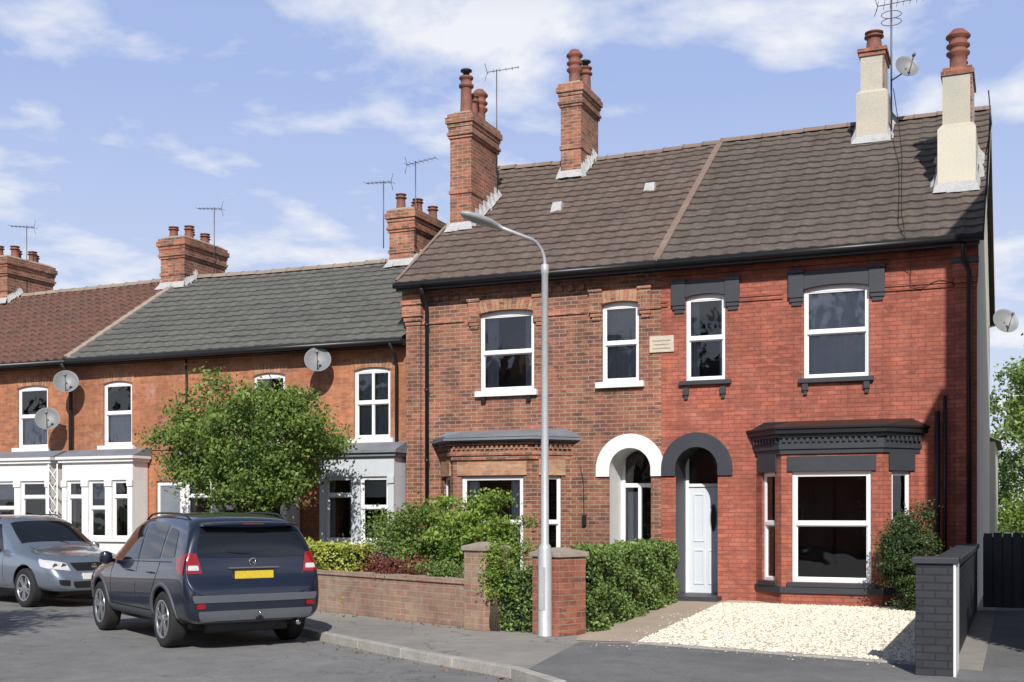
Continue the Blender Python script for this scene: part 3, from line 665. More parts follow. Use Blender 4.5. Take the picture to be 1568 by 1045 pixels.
# =================================================================== NEIGHBOUR (right, off frame)
NY=-6.7; N1=-1.2; NH=11.3; nb=root('brick_house',(5,-4,0)); mb=MB(); F=Fr(0,NY)
ops=[op(6,7,.05,2.2),op(6,7,3.6,5.2),op(6,7,7.0,8.4)]
wall(mb,F,2.2,8.2,0,NH,ops,BR_L); 
for o in ops: window(mb,F,o['a0'],o['a1'],o['z0'],o['z1'],mids=((o['z0']+o['z1'])/2,))
F2=Fr(0,-7.45); o2=[op(2.7,4.0,.6,2.3),op(2.7,4.0,3.6,5.2)]
wall(mb,F2,2.2,4.5,0,8.7,o2,BR_L)
for o in o2: window(mb,F2,o['a0'],o['a1'],o['z0'],o['z1'],mids=((o['z0']+o['z1'])/2,))
for x in(2.2,4.5): mb.add([(x,-7.45,0),(x,NY,0),(x,NY,8.7),(x,-7.45,8.7)],[(0,1,2,3)],BR_L)
mb.prism([(2.15,-7.55),(4.6,-7.55),(4.6,NY-.01),(2.15,NY-.01)],8.7,8.95,T_R)
mb.add([(2.2,NY,0),(2.2,N1,0),(2.2,N1,NH),(2.2,NY,NH)],[(0,1,2,3)],BR_L); mb.add([(8.2,NY,0),(8.2,N1,0),(8.2,N1,NH),(8.2,NY,NH)],[(3,2,1,0)],BR_L)
mb.add([(2.2,N1,0),(8.2,N1,0),(8.2,N1,NH),(2.2,N1,NH)],[(3,2,1,0)],BR_L)
mb.prism([(2.15,NY-.25),(8.3,NY-.25),(8.3,N1+.25),(2.15,N1+.25)],NH,NH+2.2,T_R,top=[(5.1,NY+2),(5.3,NY+2),(5.3,N1-2),(5.1,N1-2)])
mb.obj('walls_and_roof',nb)
# houses on the opposite side of the street (behind the viewpoint; unseen, added to block low sky light and darken reflections)
for j,(xa,xb) in enumerate(((-52,-36),(-35,-19),(-16,0),(3,19),(21,37))):
    oh=root('brick_house',((xa+xb)/2,-44,0)); mb=MB(); Fo=Fr(xb,-40,-1,0); w=xb-xa
    ops=[]
    for q in range(4):
        c=w*(q+.5)/4; ops+= [op(c-.6,c+.6,3.6,5.2),op(c-.7,c+.3,.8,2.4)]
    wall(mb,Fo,0,w,0,6.2,ops,(BR_L,BR_T,BR_R)[j%3])
    for o in ops: window(mb,Fo,o['a0'],o['a1'],o['z0'],o['z1'],mids=((o['z0']+o['z1'])/2,))
    mb.add([(xa,-40,0),(xa,-49,0),(xa,-49,6.2),(xa,-44.5,10),(xa,-40,6.2)],[(0,1,2,3,4)],BR_L); mb.add([(xb,-40,0),(xb,-49,0),(xb,-49,6.2),(xb,-44.5,10),(xb,-40,6.2)],[(4,3,2,1,0)],BR_L)
    mb.add([(xa,-49,0),(xb,-49,0),(xb,-49,6.2),(xa,-49,6.2)],[(0,1,2,3)],BR_L)
    mb.add([(xa-.1,-39.7,6.0),(xb+.1,-39.7,6.0),(xb+.1,-44.5,10.05),(xa-.1,-44.5,10.05)],[(0,1,2,3)],T_R); mb.add([(xa-.1,-49.3,6.0),(xb+.1,-49.3,6.0),(xb+.1,-44.5,10.05),(xa-.1,-44.5,10.05)],[(3,2,1,0)],T_R)
    mb.box((xa+xb)/2-.5,(xa+xb)/2+.5,-45,-44,9.5,11.4,BR_CH)
    mb.obj('walls_and_roof',oh)
# =================================================================== GROUND
def sheet(name,pts,z,mat,under=None):
    me=bpy.data.meshes.new(name); bm=bmesh.new(); vs=[bm.verts.new((p[0],p[1],z)) for p in pts]; bm.faces.new(vs)
    bmesh.ops.triangulate(bm,faces=bm.faces[:]); 
    if under is not None:
        r=bmesh.ops.extrude_face_region(bm,geom=bm.faces[:]); 
        for e in r['geom']:
            if isinstance(e,bmesh.types.BMVert): e.co.z=under
    bmesh.ops.recalc_face_normals(bm,faces=bm.faces[:])
    bm.to_mesh(me); bm.free(); me.materials.append(mat); o=bpy.data.objects.new(name,me); COL.objects.link(o); return o
sheet('ground',[(-900,-900),(900,-900),(900,900),(-900,900)],-.16,GRASS)
sheet('road',[(-120,-34),(80,-34),(80,-1),(-120,-1)],-.1,ASPH)
KL=[(-80,-2.9),(-20,-2.75),(-15.6,-3.0),(-13.5,-3.9),(-11.5,-5.2),(-9.6,-6.45),(-7.9,-7.72),(-6.0,-8.98),(-4.15,-10.05),(-3.38,-10.8),(-2.6,-12.2),(-2.1,-14.5),(-1.9,-17.5)]
sheet('pavement',KL+[(-1.9,-19),(60,-19),(60,80),(-80,80)],0,PAVE,-.12)
sheet('far_pavement',[(-80,-13.2),(-17,-14.0),(-12,-15.4),(-8.5,-18.0),(-8,-30),(-80,-30)],0,PAVE,-.12)
mb=MB()
for i in range(1,len(KL)-1):
    a=Vector(KL[i]); b=Vector(KL[i+1]); l=(b-a).length; n=max(1,int(l/.9)); 
    for k in range(n):
        F=Fr(a[0],a[1],b[0]-a[0],b[1]-a[1]); dz=random.uniform(-.002,.003)
        mb.fbox(F,l*k/n+.004,l*(k+1)/n-.004,-.11,.012,-.12,.010+dz,KERB)
mb.obj('kerb',bevel=.008)
sheet('tarmac_driveway',[(-4.35,-7.45),(-3.67,-7.36),(-.31,-8.2),(.3,-8.4),(.3,9),(2.2,9),(2.2,-8),(20,-8),(20,-18),(-1.75,-18),(-1.9,-14.5),(-2.4,-12.2),(-3.2,-10.85),(-3.98,-10.0)],.005,TARM)
sheet('garden_path',[(-5.25,0),(-4.2,0),(-3.72,-7.2),(-4.45,-7.3),(-4.6,-6.8)],.006,PATHM)
sheet('front_garden',[(-5.3,-.02),(-4.8,-6.5),(-6.2,-6.15),(-9.98,-4.4),(-13.5,-2.75),(-16,-1.85),(-33,-1.7),(-33,.1),(-10.7,.1)],.008,SOIL)
sheet('back_garden',[(-60,10),(60,10),(60,70),(-60,70)],.006,GRASS)
sheet('gravel_driveway',[(-4.18,-.02),(-3.66,-7.2),(-.31,-8.02),(-.2,-.02)],.02,GRAV)
def inpoly(P,poly):
    x,y=P[:,0],P[:,1]; ins=np.zeros(len(P),bool); j=len(poly)-1
    for i in range(len(poly)):
        xi,yi=poly[i]; xj,yj=poly[j]
        c=((yi>y)!=(yj>y))&(x<(xj-xi)*(y-yi)/(yj-yi+1e-12)+xi); ins^=c; j=i
    return ins
def pebbles(name,poly,n,size,z,mat):
    P=rng.uniform([-4.5,-8.5],[-.1,0],(n,2)); P=P[inpoly(P,poly)]; n=len(P)
    base=np.array([(1,0,0),(0,1,0),(-1,0,0),(0,-1,0),(0,0,.7),(0,0,-.3)]); 
    s=size*rng.uniform(.5,1.3,(n,1,1)); a=rng.uniform(0,6.28,n); ca,sa=np.cos(a),np.sin(a)
    b=base[None]*s*rng.uniform(.6,1.2,(n,6,1)); x=b[:,:,0]*ca[:,None]-b[:,:,1]*sa[:,None]; y=b[:,:,0]*sa[:,None]+b[:,:,1]*ca[:,None]
    V=np.stack([x+P[:,0:1],y+P[:,1:2],b[:,:,2]+z],-1).reshape(-1,3)
    f=np.array([(0,1,4),(1,2,4),(2,3,4),(3,0,4)]); Fs=(np.arange(n)[:,None,None]*6+f[None]).reshape(-1,3)
    me=bpy.data.meshes.new(name); me.from_pydata(V.tolist(),[],Fs.tolist()); me.materials.append(mat); o=bpy.data.objects.new(name,me); COL.objects.link(o)
pebbles('gravel_stones',[(-4.16,-.7),(-3.66,-7.3),(-.31,-8.08),(-.25,-.2)],26000,.02,.022,PEB)
pebbles('gravel_scatter',[(-4.4,-3),(-4.1,-7.9),(-.3,-8.5),(-.3,-8.0),(-3.6,-7.1),(-4.1,-.6)],900,.012,.01,PEB)
mb=MB(); F=Fr(-3.7,-7.26,3.39,-.84)
for k in range(15): mb.fbox(F,k*.233+.004,k*.233+.229,-.02,.1,-.05,.022+random.uniform(0,.006),KERB)
mb.obj('driveway_edging',bevel=.006)
# =================================================================== GARDEN WALLS
def gwall(name,pts,h,th,mat,cap,piers=()):
    mb=MB()
    for i in range(len(pts)-1):
        a,b=pts[i],pts[i+1]; F=Fr(a[0],a[1],b[0]-a[0],b[1]-a[1]); l=math.hypot(b[0]-a[0],b[1]-a[1])
        mb.fbox(F,0,l,-th,0,0,h,mat)
        k=0
        while k<l-.02:
            e=min(k+.23,l); mb.fbox(F,k+.003,e-.003,-th-.02,.025,h,h+.065+random.uniform(-.008,.008),cap); k=e
    o=mb.obj(name,bevel=.006); return o
gwall('garden_wall',[(-13.5,-3.0),(-9.98,-4.62),(-6.28,-6.36)],.6,.24,BR_WALL,BR_WALL)
gwall('garden_wall',[(-33,-1.75),(-16,-1.9),(-13.5,-3.0)],.6,.24,BR_T,BR_WALL)
def pier(name,x,y,w,h,ang,mat,cap):
    mb=MB(); F=Fr(x,y,math.cos(ang),math.sin(ang))
    mb.fbox(F,-w/2,w/2,-w/2,w/2,0,h,mat); mb.fbox(F,-w/2-.03,w/2+.03,-w/2-.03,w/2+.03,h,h+.06,cap)
    c=[F.P(a,d,0)[:2] for a,d in((-w/2-.03,w/2+.03),(w/2+.03,w/2+.03),(w/2+.03,-w/2-.03),(-w/2-.03,-w/2-.03))]; t=[F.P(a,d,0)[:2] for a,d in((-.05,.05),(.05,.05),(.05,-.05),(-.05,-.05))]
    mb.prism(c,h+.06,h+.12,cap,top=t)
    return mb.obj(name,bevel=.008)
ag=math.radians(-24)
pier('gate_pier',-6.08,-6.42,.42,1.08,ag,BR_WALL,STONE)
pier('gate_pier',-4.93,-6.62,.5,1.02,ag,BR_PIER,STONE)
mb=MB()
mb.box(-.22,.02,-8.6,-.5,0,1.02,BR_BLACK); mb.box(-.25,.05,-8.6,-.5,1.02,1.09,DGREY)
mb.box(-.3,.05,-8.98,-8.6,0,1.1,BR_BLACK); mb.box(-.33,.10,-9.01,-8.57,1.1,1.16,DGREY)
mb.box(.05,.075,-8.99,-8.3,0,1.098,WPAINT)
mb.obj('boundary_wall',bevel=.006)
mb=MB(); mb.box(.1,2.15,-.3,-.25,0.05,1.2,BLACK)
for k in range(14): mb.box(.11+.147*k,.24+.147*k,-.33,-.3,.05,1.26+.01*(k%2),DGREY)
mb.obj('side_gate')
# =================================================================== FOLIAGE
def leaves(name,C,size,mat,parent=None,asp=.55,updir=.0,tint=None):
    n=len(C)
    d=rng.normal(size=(n,3)); d[:,2]-=updir; d/=np.linalg.norm(d,axis=1)[:,None]
    u=rng.normal(size=(n,3)); u-= (u*d).sum(1)[:,None]*d; u/=np.linalg.norm(u,axis=1)[:,None]
    s=size*rng.uniform(.6,1.3,(n,1)); w=np.cross(d,u)*s*.12
    V=np.stack([C-d*s*.5, C+u*s*asp*.5+w, C+d*s*.5, C-u*s*asp*.5+w],1).reshape(-1,3).astype(np.float32)
    me=bpy.data.meshes.new(name); me.vertices.add(4*n); me.vertices.foreach_set('co',V.ravel())
    me.loops.add(4*n); me.loops.foreach_set('vertex_index',np.arange(4*n,dtype=np.int32))
    me.polygons.add(n); me.polygons.foreach_set('loop_start',np.arange(0,4*n,4,dtype=np.int32)); me.update(calc_edges=True)
    a=me.attributes.new('tint','FLOAT','FACE'); t=rng.random(n) if tint is None else tint; a.data.foreach_set('value',t.astype(np.float32))
    me.materials.append(mat); me.validate(); o=bpy.data.objects.new(name,me); COL.objects.link(o)
    if parent: setpar(o,parent)
    return o
def crown(c,R,ncl,per,clr,hollow=.45,lob=3):
    out=[];tt=[];cs=[]
    ph=rng.uniform(0,6.28,(4,))
    k=0
    while k<ncl:
        d=rng.normal(size=3); d/=np.linalg.norm(d); az=math.atan2(d[1],d[0])
        bump_=1+.14*math.sin(lob*az+ph[0])+.12*math.sin(2*az+5*d[2]+ph[1])+.08*math.sin(7*az+ph[2]+4*d[2])
        r=(hollow+(1-hollow)*rng.random()**.6)*bump_
        p=np.array(c)+d*np.array(R)*r; cs.append(p)
        m=int(per*rng.uniform(.5,1.4)); q=rng.normal(size=(m,3))*clr*np.array([1,1,.6])*rng.uniform(.7,1.3)
        out.append(p+q); base=rng.uniform(.2,.85); tt.append(np.clip(base+rng.normal(0,.2,m)+q[:,2]/clr*.12,0,1)); k+=1
    return np.concatenate(out),np.concatenate(tt),cs
def tree(name,base,c,R,ncl,per,clr,size,mat,tr=.09,limbs=7):
    rt=root(name,base); mb=MB(); b=Vector(base); C,T,cs=crown(c,R,ncl,per,clr)
    fork=b+Vector((.05,.0,(c[2]-base[2])*.45))
    mb.tube([b,b+(fork-b)*.5+Vector((.04,0,0)),fork],[tr*1.25,tr,tr*.85],BARK,9)
    idx=rng.choice(len(cs),min(len(cs),limbs*4),replace=False)
    for j in range(limbs):
        e=Vector(cs[idx[j]]); m=fork.lerp(e,.5)+Vector((0,0,.15))
        mb.tube([fork,m,e],[tr*.55,tr*.35,tr*.1],BARK,6)
        for q in range(3):
            e2=Vector(cs[idx[limbs+j*3+q]]) if limbs+j*3+q<len(idx) else e
            mb.tube([m,m.lerp(e2,.6)+Vector((0,0,.08)),e2],[tr*.25,tr*.15,tr*.05],BARK,5)
    mb.obj('trunk',rt); leaves('foliage',C,size,mat,rt,updir=.3,tint=T); return rt
tree('tree',(-12.75,-2.6,0),(-12.75,-2.5,2.88),(1.85,1.35,1.15),200,185,.17,.085,LF1,.1,9)
tree('tree',(-11.4,-16.6,0),(-11.4,-16.4,5.6),(2.2,2.2,1.8),90,110,.26,.16,LF2,.14,7)
def hedge(name,p0,p1,w,h,mat,size=.045,dens=1500,z0=0,wob=.04):
    rt=root(name,(p0[0],p0[1],0)); F=Fr(p0[0],p0[1],p1[0]-p0[0],p1[1]-p0[1]); l=math.hypot(p1[0]-p0[0],p1[1]-p0[1])
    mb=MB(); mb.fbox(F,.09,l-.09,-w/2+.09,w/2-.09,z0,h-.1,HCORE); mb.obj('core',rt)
    pts=[]
    def surf(n,fn): 
        for _ in range(int(n)): pts.append(fn(random.random(),random.random()))
    H=h-z0
    surf(dens*l*w,lambda a,b:(a*l,(b-.5)*w,h)); surf(dens*l*H,lambda a,b:(a*l,w/2,z0+b*H)); surf(dens*l*H*.6,lambda a,b:(a*l,-w/2,z0+b*H)); surf(dens*w*H,lambda a,b:(0,(a-.5)*w,z0+b*H)); surf(dens*w*H,lambda a,b:(l,(a-.5)*w,z0+b*H))
    P=np.array(pts); n=len(P)
    wv=wob*(np.sin(P[:,0]*5+P[:,2]*4)+np.sin(P[:,0]*11+P[:,1]*9+1)+np.sin(P[:,2]*13+P[:,0]*3))
    depth=rng.random(n)**2*.12
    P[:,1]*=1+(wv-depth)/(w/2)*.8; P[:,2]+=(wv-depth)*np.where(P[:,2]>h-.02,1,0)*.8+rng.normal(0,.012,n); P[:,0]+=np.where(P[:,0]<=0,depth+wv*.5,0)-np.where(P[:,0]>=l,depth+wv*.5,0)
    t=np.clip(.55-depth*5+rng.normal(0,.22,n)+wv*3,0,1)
    m=int(l*26); S=[]
    for _ in range(m):
        a,b,hh=random.random()*l,(random.random()-.5)*w*.9,random.uniform(.04,.13)
        for q in range(4): S.append((a+random.gauss(0,.01),b+random.gauss(0,.01),h+hh*q/4))
    P=np.concatenate([P,np.array(S)]); t=np.concatenate([t,np.full(len(S),.85)])
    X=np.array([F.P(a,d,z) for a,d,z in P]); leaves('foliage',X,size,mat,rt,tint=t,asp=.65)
hedge('hedge',(-4.92,-6.25),(-5.35,-.5),.78,1.04,LF2,.05,1700)
hedge('hedge',(-5.9,-6.3),(-5.18,-6.5),.4,.84,LF2,.045,1800)
hedge('hedge',(-12.6,-3.1),(-8.9,-4.75),.5,1.06,LF4,.05,1400)
def shrub(name,c,R,ncl,per,clr,size,mat,stem=True):
    rt=root(name,(c[0],c[1],0)); C,T,cs=crown(c,R,ncl,per,clr,.2)
    k=C[:,2]>.02; leaves('foliage',C[k],size,mat,rt,tint=T[k],updir=.2)
    mb=MB()
    for j in range(6):
        e=Vector(cs[j*len(cs)//6]); mb.tube([(c[0]+.03*j-.08,c[1],0),Vector((c[0],c[1],c[2]*.6)).lerp(e,.4),e],[.016,.012,.004],BARK,5)
    mb.obj('stems',rt)
shrub('garden_shrub',(-6.8,-4.9,1.22),(.70,.55,.76),80,130,.11,.065,LF3)
shrub('garden_shrub',(-8.2,-4.2,1.12),(.68,.55,.77),70,120,.12,.06,LF1)
shrub('garden_shrub',(-7.5,-3.2,.9),(.8,.5,.6),50,100,.14,.06,LF2)
shrub('garden_shrub',(-9.7,-2.6,.85),(.9,.6,.6),50,100,.15,.06,LF2)
shrub('garden_shrub',(-7.95,-5.15,.72),(.45,.22,.2),30,90,.08,.04,LF5)
shrub('garden_shrub',(-8.8,-4.65,.75),(.35,.2,.22),24,90,.08,.04,LF5)
shrub('garden_shrub',(-7.1,-5.55,.72),(.55,.22,.18),34,90,.08,.04,LF2)
shrub('ivy',(-5.87,-6.6,.82),(.15,.13,.40),34,80,.06,.045,LF3)
shrub('evergreen_bush',(-.95,-1.15,.88),(.44,.36,.85),130,170,.09,.045,LFD)
shrub('garden_shrub',(-15.2,-1.2,.9),(.9,.4,.7),40,100,.15,.06,LF2)
tree('tree',(3.4,24,0),(3.4,24,5),(3,3,3.4),120,130,.4,.2,LF1,.2,6)
tree('tree',(1.8,34,0),(1.8,34,4),(3,3,4.4),120,130,.4,.2,LF2,.2,6)
shrub('garden_shrub',(1.3,13,1.2),(1.2,.8,1.3),60,110,.25,.1,LF3)
hedge('hedge',(1.65,-8.4),(1.65,-2.5),.5,3.1,LF2,.08,300)  # unseen hedge out of frame, added and sized to shade the side drive
C,T,_=crown((-6,-60,7),(60,5,7),300,30,1.8); leaves('unseen_trees',C,1.6,LFD,tint=T)  # unseen tree mass behind the viewpoint, added to darken window reflections
pts=[]
for i in range(4,10):
    a=Vector(KL[i]); b=Vector(KL[i+1])
    for _ in range(26):
        p=a.lerp(b,random.random()); pts.append((p[0]-.03-abs(random.gauss(0,.10)),p[1]-.03-abs(random.gauss(0,.14)),-.09))
for _ in range(60):
    t=random.random(); pts.append((-9.98+3.7*t-.02*random.random(),-4.62-1.74*t-.05-abs(random.gauss(0,.12)),.012))
leaves('fallen_leaves',np.array(pts),.05,plain('dry_leaf',(.20,.13,.06),.9,.4,30))
# =================================================================== STREET LAMP
lp=root('street_lamp',(-4.98,-7.0,0)); mb=MB()
mb.lathe((-4.98,-7.0,0),[(.095,0),(.095,.02),(.088,.03),(.088,1.12),(.075,1.17),(.052,1.2),(.048,2.5),(.044,4.66),(.052,4.67),(.052,4.78),(.03,4.80)],STEEL,20)
mb.box(-5.02,-4.94,-7.092,-7.085,.35,.9,STEEL)
ax,ay=-.5,-.866; P=[(-4.98,-7.0,4.76)]
for k in range(9):
    t=k/8*math.radians(72); R=.30
    P.append((-4.98+ax*R*(1-math.cos(t)),-7.0+ay*R*(1-math.cos(t)),4.80+R*math.sin(t)))
e=Vector(P[-1]); P.append(tuple(e+Vector((ax*.55,ay*.55,.09))))
mb.tube(P,.022,STEEL,8)
e=Vector(P[-1]); d=Vector((ax,ay,.16)).normalized(); s=Vector((-ay,ax,0))*-1; up=s.cross(d); up=up if up.z>0 else -up
vs=[];prof=[(0,.03,.03,-.03),(.08,.05,.045,-.04),(.2,.10,.055,-.05),(.36,.115,.05,-.055),(.5,.09,.04,-.045),(.58,.03,.02,-.02)]
for (a,w,u,lo) in prof:
    for k in range(10):
        t=2*math.pi*k/10; z=math.sin(t); vs.append(e-d*.05+d*a*1.05+s*w*math.cos(t)+up*(u*z if z>0 else -lo*z))
mb.add(vs,[(i*10+k,i*10+(k+1)%10,i*10+10+(k+1)%10,i*10+10+k) for i in range(5) for k in range(10)]+[tuple(range(10)),tuple(range(50,60))],plain('lamp_head',(.32,.33,.33),.4,.1),True)
mb.obj('column_and_lantern',lp)
# =================================================================== CARS
TYRE=plain('tyre',(.018,.018,.018),.85,.2,10); RIM=plain('alloy',(.45,.46,.48),.3,.05,5,metal=.8); CARGL=plain('car_glass',(.010,.012,.014),.03,.1,1,spec=.6)
REDL=plain('tail_light_red',(.26,.008,.010),.12,.15,8,coat=.6); CLRL=plain('light_clear',(.55,.55,.56),.1,.15,12,coat=.8); YPL=plain('plate_yellow',(.62,.45,.03),.4,.15,30); WPL=plain('plate_white',(.7,.7,.67),.4,.1,30)
CLAD=plain('grey_cladding',(.085,.092,.105),.55,.1,5); CHROME=plain('chrome',(.6,.6,.6),.12,.03,5,metal=1)
def carpaint(name,col,metal=.4):
    m=plain(name,col,.32,.05,2,metal=metal,coat=1); m.node_tree.nodes['Principled BSDF'].inputs['Coat Roughness'].default_value=.03; return m
def car(name,loc,rz_,paint,ST,Lc,ra,fa,wr,track,rear=True,clad=None):
    rt=root(name,loc,True,rz_)
    ns=len(ST); V=[]
    for (r,w,zb,zs,wt,ze,zt) in ST:
        x=r-Lc/2; belt=(w*.955,zs); te=(wt,ze)
        mid=(belt[0]*.52+te[0]*.48+.012,(belt[1]+te[1])/2)
        h=[(0,zb),(w*.80,zb),(w*.95,zb+.07),(w*.995,zb+(zs-zb)*.38),(w,zs-(zs-zb)*.22),belt,mid,te,(wt*.72,ze+(zt-ze)*.75),(0,zt)]
        V.append([(x,)+p for p in h])
    verts=[];idx=[]
    for row in V:
        ri=[]
        for (x,y,z) in row: ri.append(len(verts)); verts.append((x,y,z))
        li=[]
        for (x,y,z) in row[1:-1]: li.append(len(verts)); verts.append((x,-y,z))
        idx.append(ri+li[::-1])
    n=len(idx[0]); fs=[]
    for i in range(ns-1):
        for k in range(n): fs.append((idx[i][k],idx[i][(k+1)%n],idx[i+1][(k+1)%n],idx[i+1][k]))
    fs.append(tuple(idx[0][::-1])); fs.append(tuple(idx[-1]))
    me=bpy.data.meshes.new('body'); me.from_pydata(verts,[],fs); me.materials.append(paint); me.materials.append(BLACK)
    for p in me.polygons: p.use_smooth=True
    bm=bmesh.new(); bm.from_mesh(me); bmesh.ops.recalc_face_normals(bm,faces=bm.faces[:]); bm.to_mesh(me); bm.free()
    body=bpy.data.objects.new('body',me); COL.objects.link(body); 
    ss=body.modifiers.new('s','SUBSURF'); ss.levels=3; ss.render_levels=3
    dg=bpy.context.evaluated_depsgraph_get(); bv=BVHTree.FromObject(body,dg)
    body.parent=rt
    cut=MB()
    for ax_ in(ra,fa):
        for s in(-1,1):
            vs=[]
            for y in(s*.58,s*1.2):
                for k in range(28): t=2*math.pi*k/28; vs.append((ax_-Lc/2+(wr+.065)*math.cos(t),y,wr+(wr+.065)*math.sin(t)))
            cut.add(vs,[(k,(k+1)%28,28+(k+1)%28,28+k) for k in range(28)]+[tuple(range(27,-1,-1)),tuple(range(28,56))],BLACK)
    co=cut.obj('wheel_arch_cutter'); 
    bm=bmesh.new(); bm.from_mesh(co.data); bmesh.ops.recalc_face_normals(bm,faces=bm.faces[:]); bm.to_mesh(co.data); bm.free()
    co.parent=rt
    bo=body.modifiers.new('b','BOOLEAN'); bo.operation='DIFFERENCE'; bo.object=co; bo.solver='EXACT'
    try: bo.material_mode='TRANSFER'
    except Exception: pass
    bpy.context.view_layer.update(); dg=bpy.context.evaluated_depsgraph_get()
    m2=bpy.data.meshes.new_from_object(body.evaluated_get(dg)); body.modifiers.clear(); body.data=m2
    bpy.data.objects.remove(co)
    def ray(o,d):
        h=bv.ray_cast(Vector(o),Vector(d)); 
        if h[0] is None: h=bv.find_nearest(Vector(o)+Vector(d)*3)
        return h[0],h[1]
    def vdir(view,a):
        if view=='L': return (a[0],3,a[1]),(0,-1,0)
        if view=='R': return (a[0],-3,a[1]),(0,1,0)
        if view=='B': return (-5,a[0],a[1]),(1,0,0)
        if view=='F': return (5,a[0],a[1]),(-1,0,0)
        return (a[0],a[1],4),(0,0,-1)
    def patch(mb,view,quad,mat,off=.005,nu=12,nv=8,rnd=0):
        vs=[]
        for j in range(nv+1):
            for i in range(nu+1):
                u,v=i/nu,j/nv
                if rnd:
                    uu=2*u-1; vv=2*v-1; u2=uu*math.sqrt(1-vv*vv*rnd*.5); v2=vv*math.sqrt(1-uu*uu*rnd*.5); u=(u2+1)/2; v=(v2+1)/2
                a=[quad[0][k]*(1-u)*(1-v)+quad[1][k]*u*(1-v)+quad[2][k]*u*v+quad[3][k]*(1-u)*v for k in(0,1)]
                o,d=vdir(view,a); p,nn=ray(o,d)
                if nn.dot(Vector(d))>0: nn=-nn
                vs.append(p+nn*off)
        W=nu+1
        mb.add(vs,[(j*W+i,j*W+i+1,(j+1)*W+i+1,(j+1)*W+i) for j in range(nv) for i in range(nu)],mat,True)
    def line(mb,view,pts,mat,r=.004,lift=0,seg=6):
        out=[]
        for k in range(len(pts)-1):
            for t in range(seg):
                out.append([pts[k][q]+(pts[k+1][q]-pts[k][q])*t/seg for q in(0,1)])
        out.append(pts[-1]); P=[]
        for i,a in enumerate(out):
            o,d=vdir(view,a); p=ray(o,d)[0]
            f=min(1,i/2.,(len(out)-1-i)/2.)
            P.append(p-Vector(d)*lift*f)
        mb.tube(P,r,mat,6)
    for ax_ in(ra,fa):
        for s in(-1,1):
            mb=MB(); yc=s*(track/2); M=Matrix.Rotation(-s*math.pi/2,4,'X')
            c=(ax_-Lc/2,yc,wr)
            mb.lathe(c,[(wr*.66,-.11),(wr*.9,-.115),(wr*.985,-.09),(wr,-.05),(wr,.05),(wr*.985,.09),(wr*.9,.112),(wr*.70,.105),(wr*.66,.09)],TYRE,36,M)
            mb.lathe(c,[(wr*.665,.0),(wr*.69,.10),(wr*.69,.112),(wr*.62,.108),(wr*.60,.06),(wr*.60,.02)],RIM,36,M)
            mb.lathe(c,[(wr*.6,.0),(wr*.6,.02),(.01,.02)],BLACK,24,M); mb.lathe(c,[(.0,.03),(wr*.22,.03),(wr*.2,.09),(wr*.1,.1),(.005,.1)],RIM,20,M)
            for k in range(10):
                t=2*math.pi*k/10+(.12 if k%2 else -.12); ct,st=math.cos(t),math.sin(t)
                vs=[]
                for (rr,w,y0,y1) in((wr*.15,.022,.05,.095),(wr*.63,.018,.04,.10)):
                    for (sw,yy) in((-w,y0),(w,y0),(w,y1),(-w,y1)):
                        p=M@Vector((rr*ct-sw*st,rr*st+sw*ct,yy)); vs.append((c[0]+p[0],c[1]+p[1],c[2]+p[2]))
                mb.add(vs,[(0,1,5,4),(1,2,6,5),(2,3,7,6),(3,0,4,7),(0,1,2,3),(4,5,6,7)],RIM)
            mb.obj('wheel',rt)
            if clad:
                mt=MB(); vs=[]; K=22
                for k in range(K+1):
                    t=math.radians(-12)+math.radians(204)*k/K
                    for (rr,yo) in((wr+.06,-.01),(wr+.06,.016),(wr+.115,.012),(wr+.12,-.01)):
                        x=ax_-Lc/2+rr*math.cos(t); z=max(wr+rr*math.sin(t),.2)
                        p,_=ray((x,3*s,z),(0,-s,0)); vs.append((x,p[1]+s*yo,z))
                mt.add(vs,[(4*k+q,4*k+4+q,4*k+5+q,4*k+1+q) for k in range(K) for q in range(3)],clad,True); mt.obj('wheel_arch_trim',rt)
    mb=MB(); mb.box(-Lc/2+.3,Lc/2-.3,-.55,.55,.2,.42,BLACK); mb.obj('underbody',rt,bevel=.03)
    return rt,patch,line,ray
Ls=4.57
ST=[(0.00,.76,.38,.64,.68,.70,.72),(.03,.86,.35,.74,.80,.795,.81),(.10,.895,.33,.86,.84,.88,.89),(.13,.905,.32,1.00,.82,1.04,1.05),(.19,.91,.31,1.07,.77,1.28,1.31),(.28,.915,.30,1.08,.72,1.52,1.56),(.48,.92,.29,1.075,.69,1.615,1.665),
    (1.2,.925,.28,1.04,.69,1.655,1.71),(1.8,.925,.28,1.01,.70,1.65,1.71),(2.35,.925,.28,.985,.69,1.60,1.66),(2.62,.925,.28,.975,.68,1.53,1.59),(2.95,.925,.28,.965,.70,1.33,1.38),(3.32,.922,.28,.955,.72,1.10,1.14),(3.5,.92,.29,.94,.74,1.02,1.07),(3.9,.905,.30,.90,.72,.97,1.01),(4.2,.87,.32,.84,.66,.90,.93),(4.42,.78,.34,.72,.56,.76,.79),(4.53,.66,.36,.60,.48,.64,.66),(4.57,.55,.38,.50,.40,.54,.56)]
hd=math.radians(148)
axm=Vector((-8.80,-8.45)); fwd=Vector((math.cos(hd),math.sin(hd)))
ctr=axm+fwd*(Ls/2-.86)
NAVY=carpaint('navy_paint',(.010,.014,.03),.2)
rt,patch,line,ray=car('parked_car',(ctr[0],ctr[1],-.1),hd,NAVY,ST,Ls,.86,3.56,.355,1.60,clad=CLAD)
H=Ls/2
mb=MB()
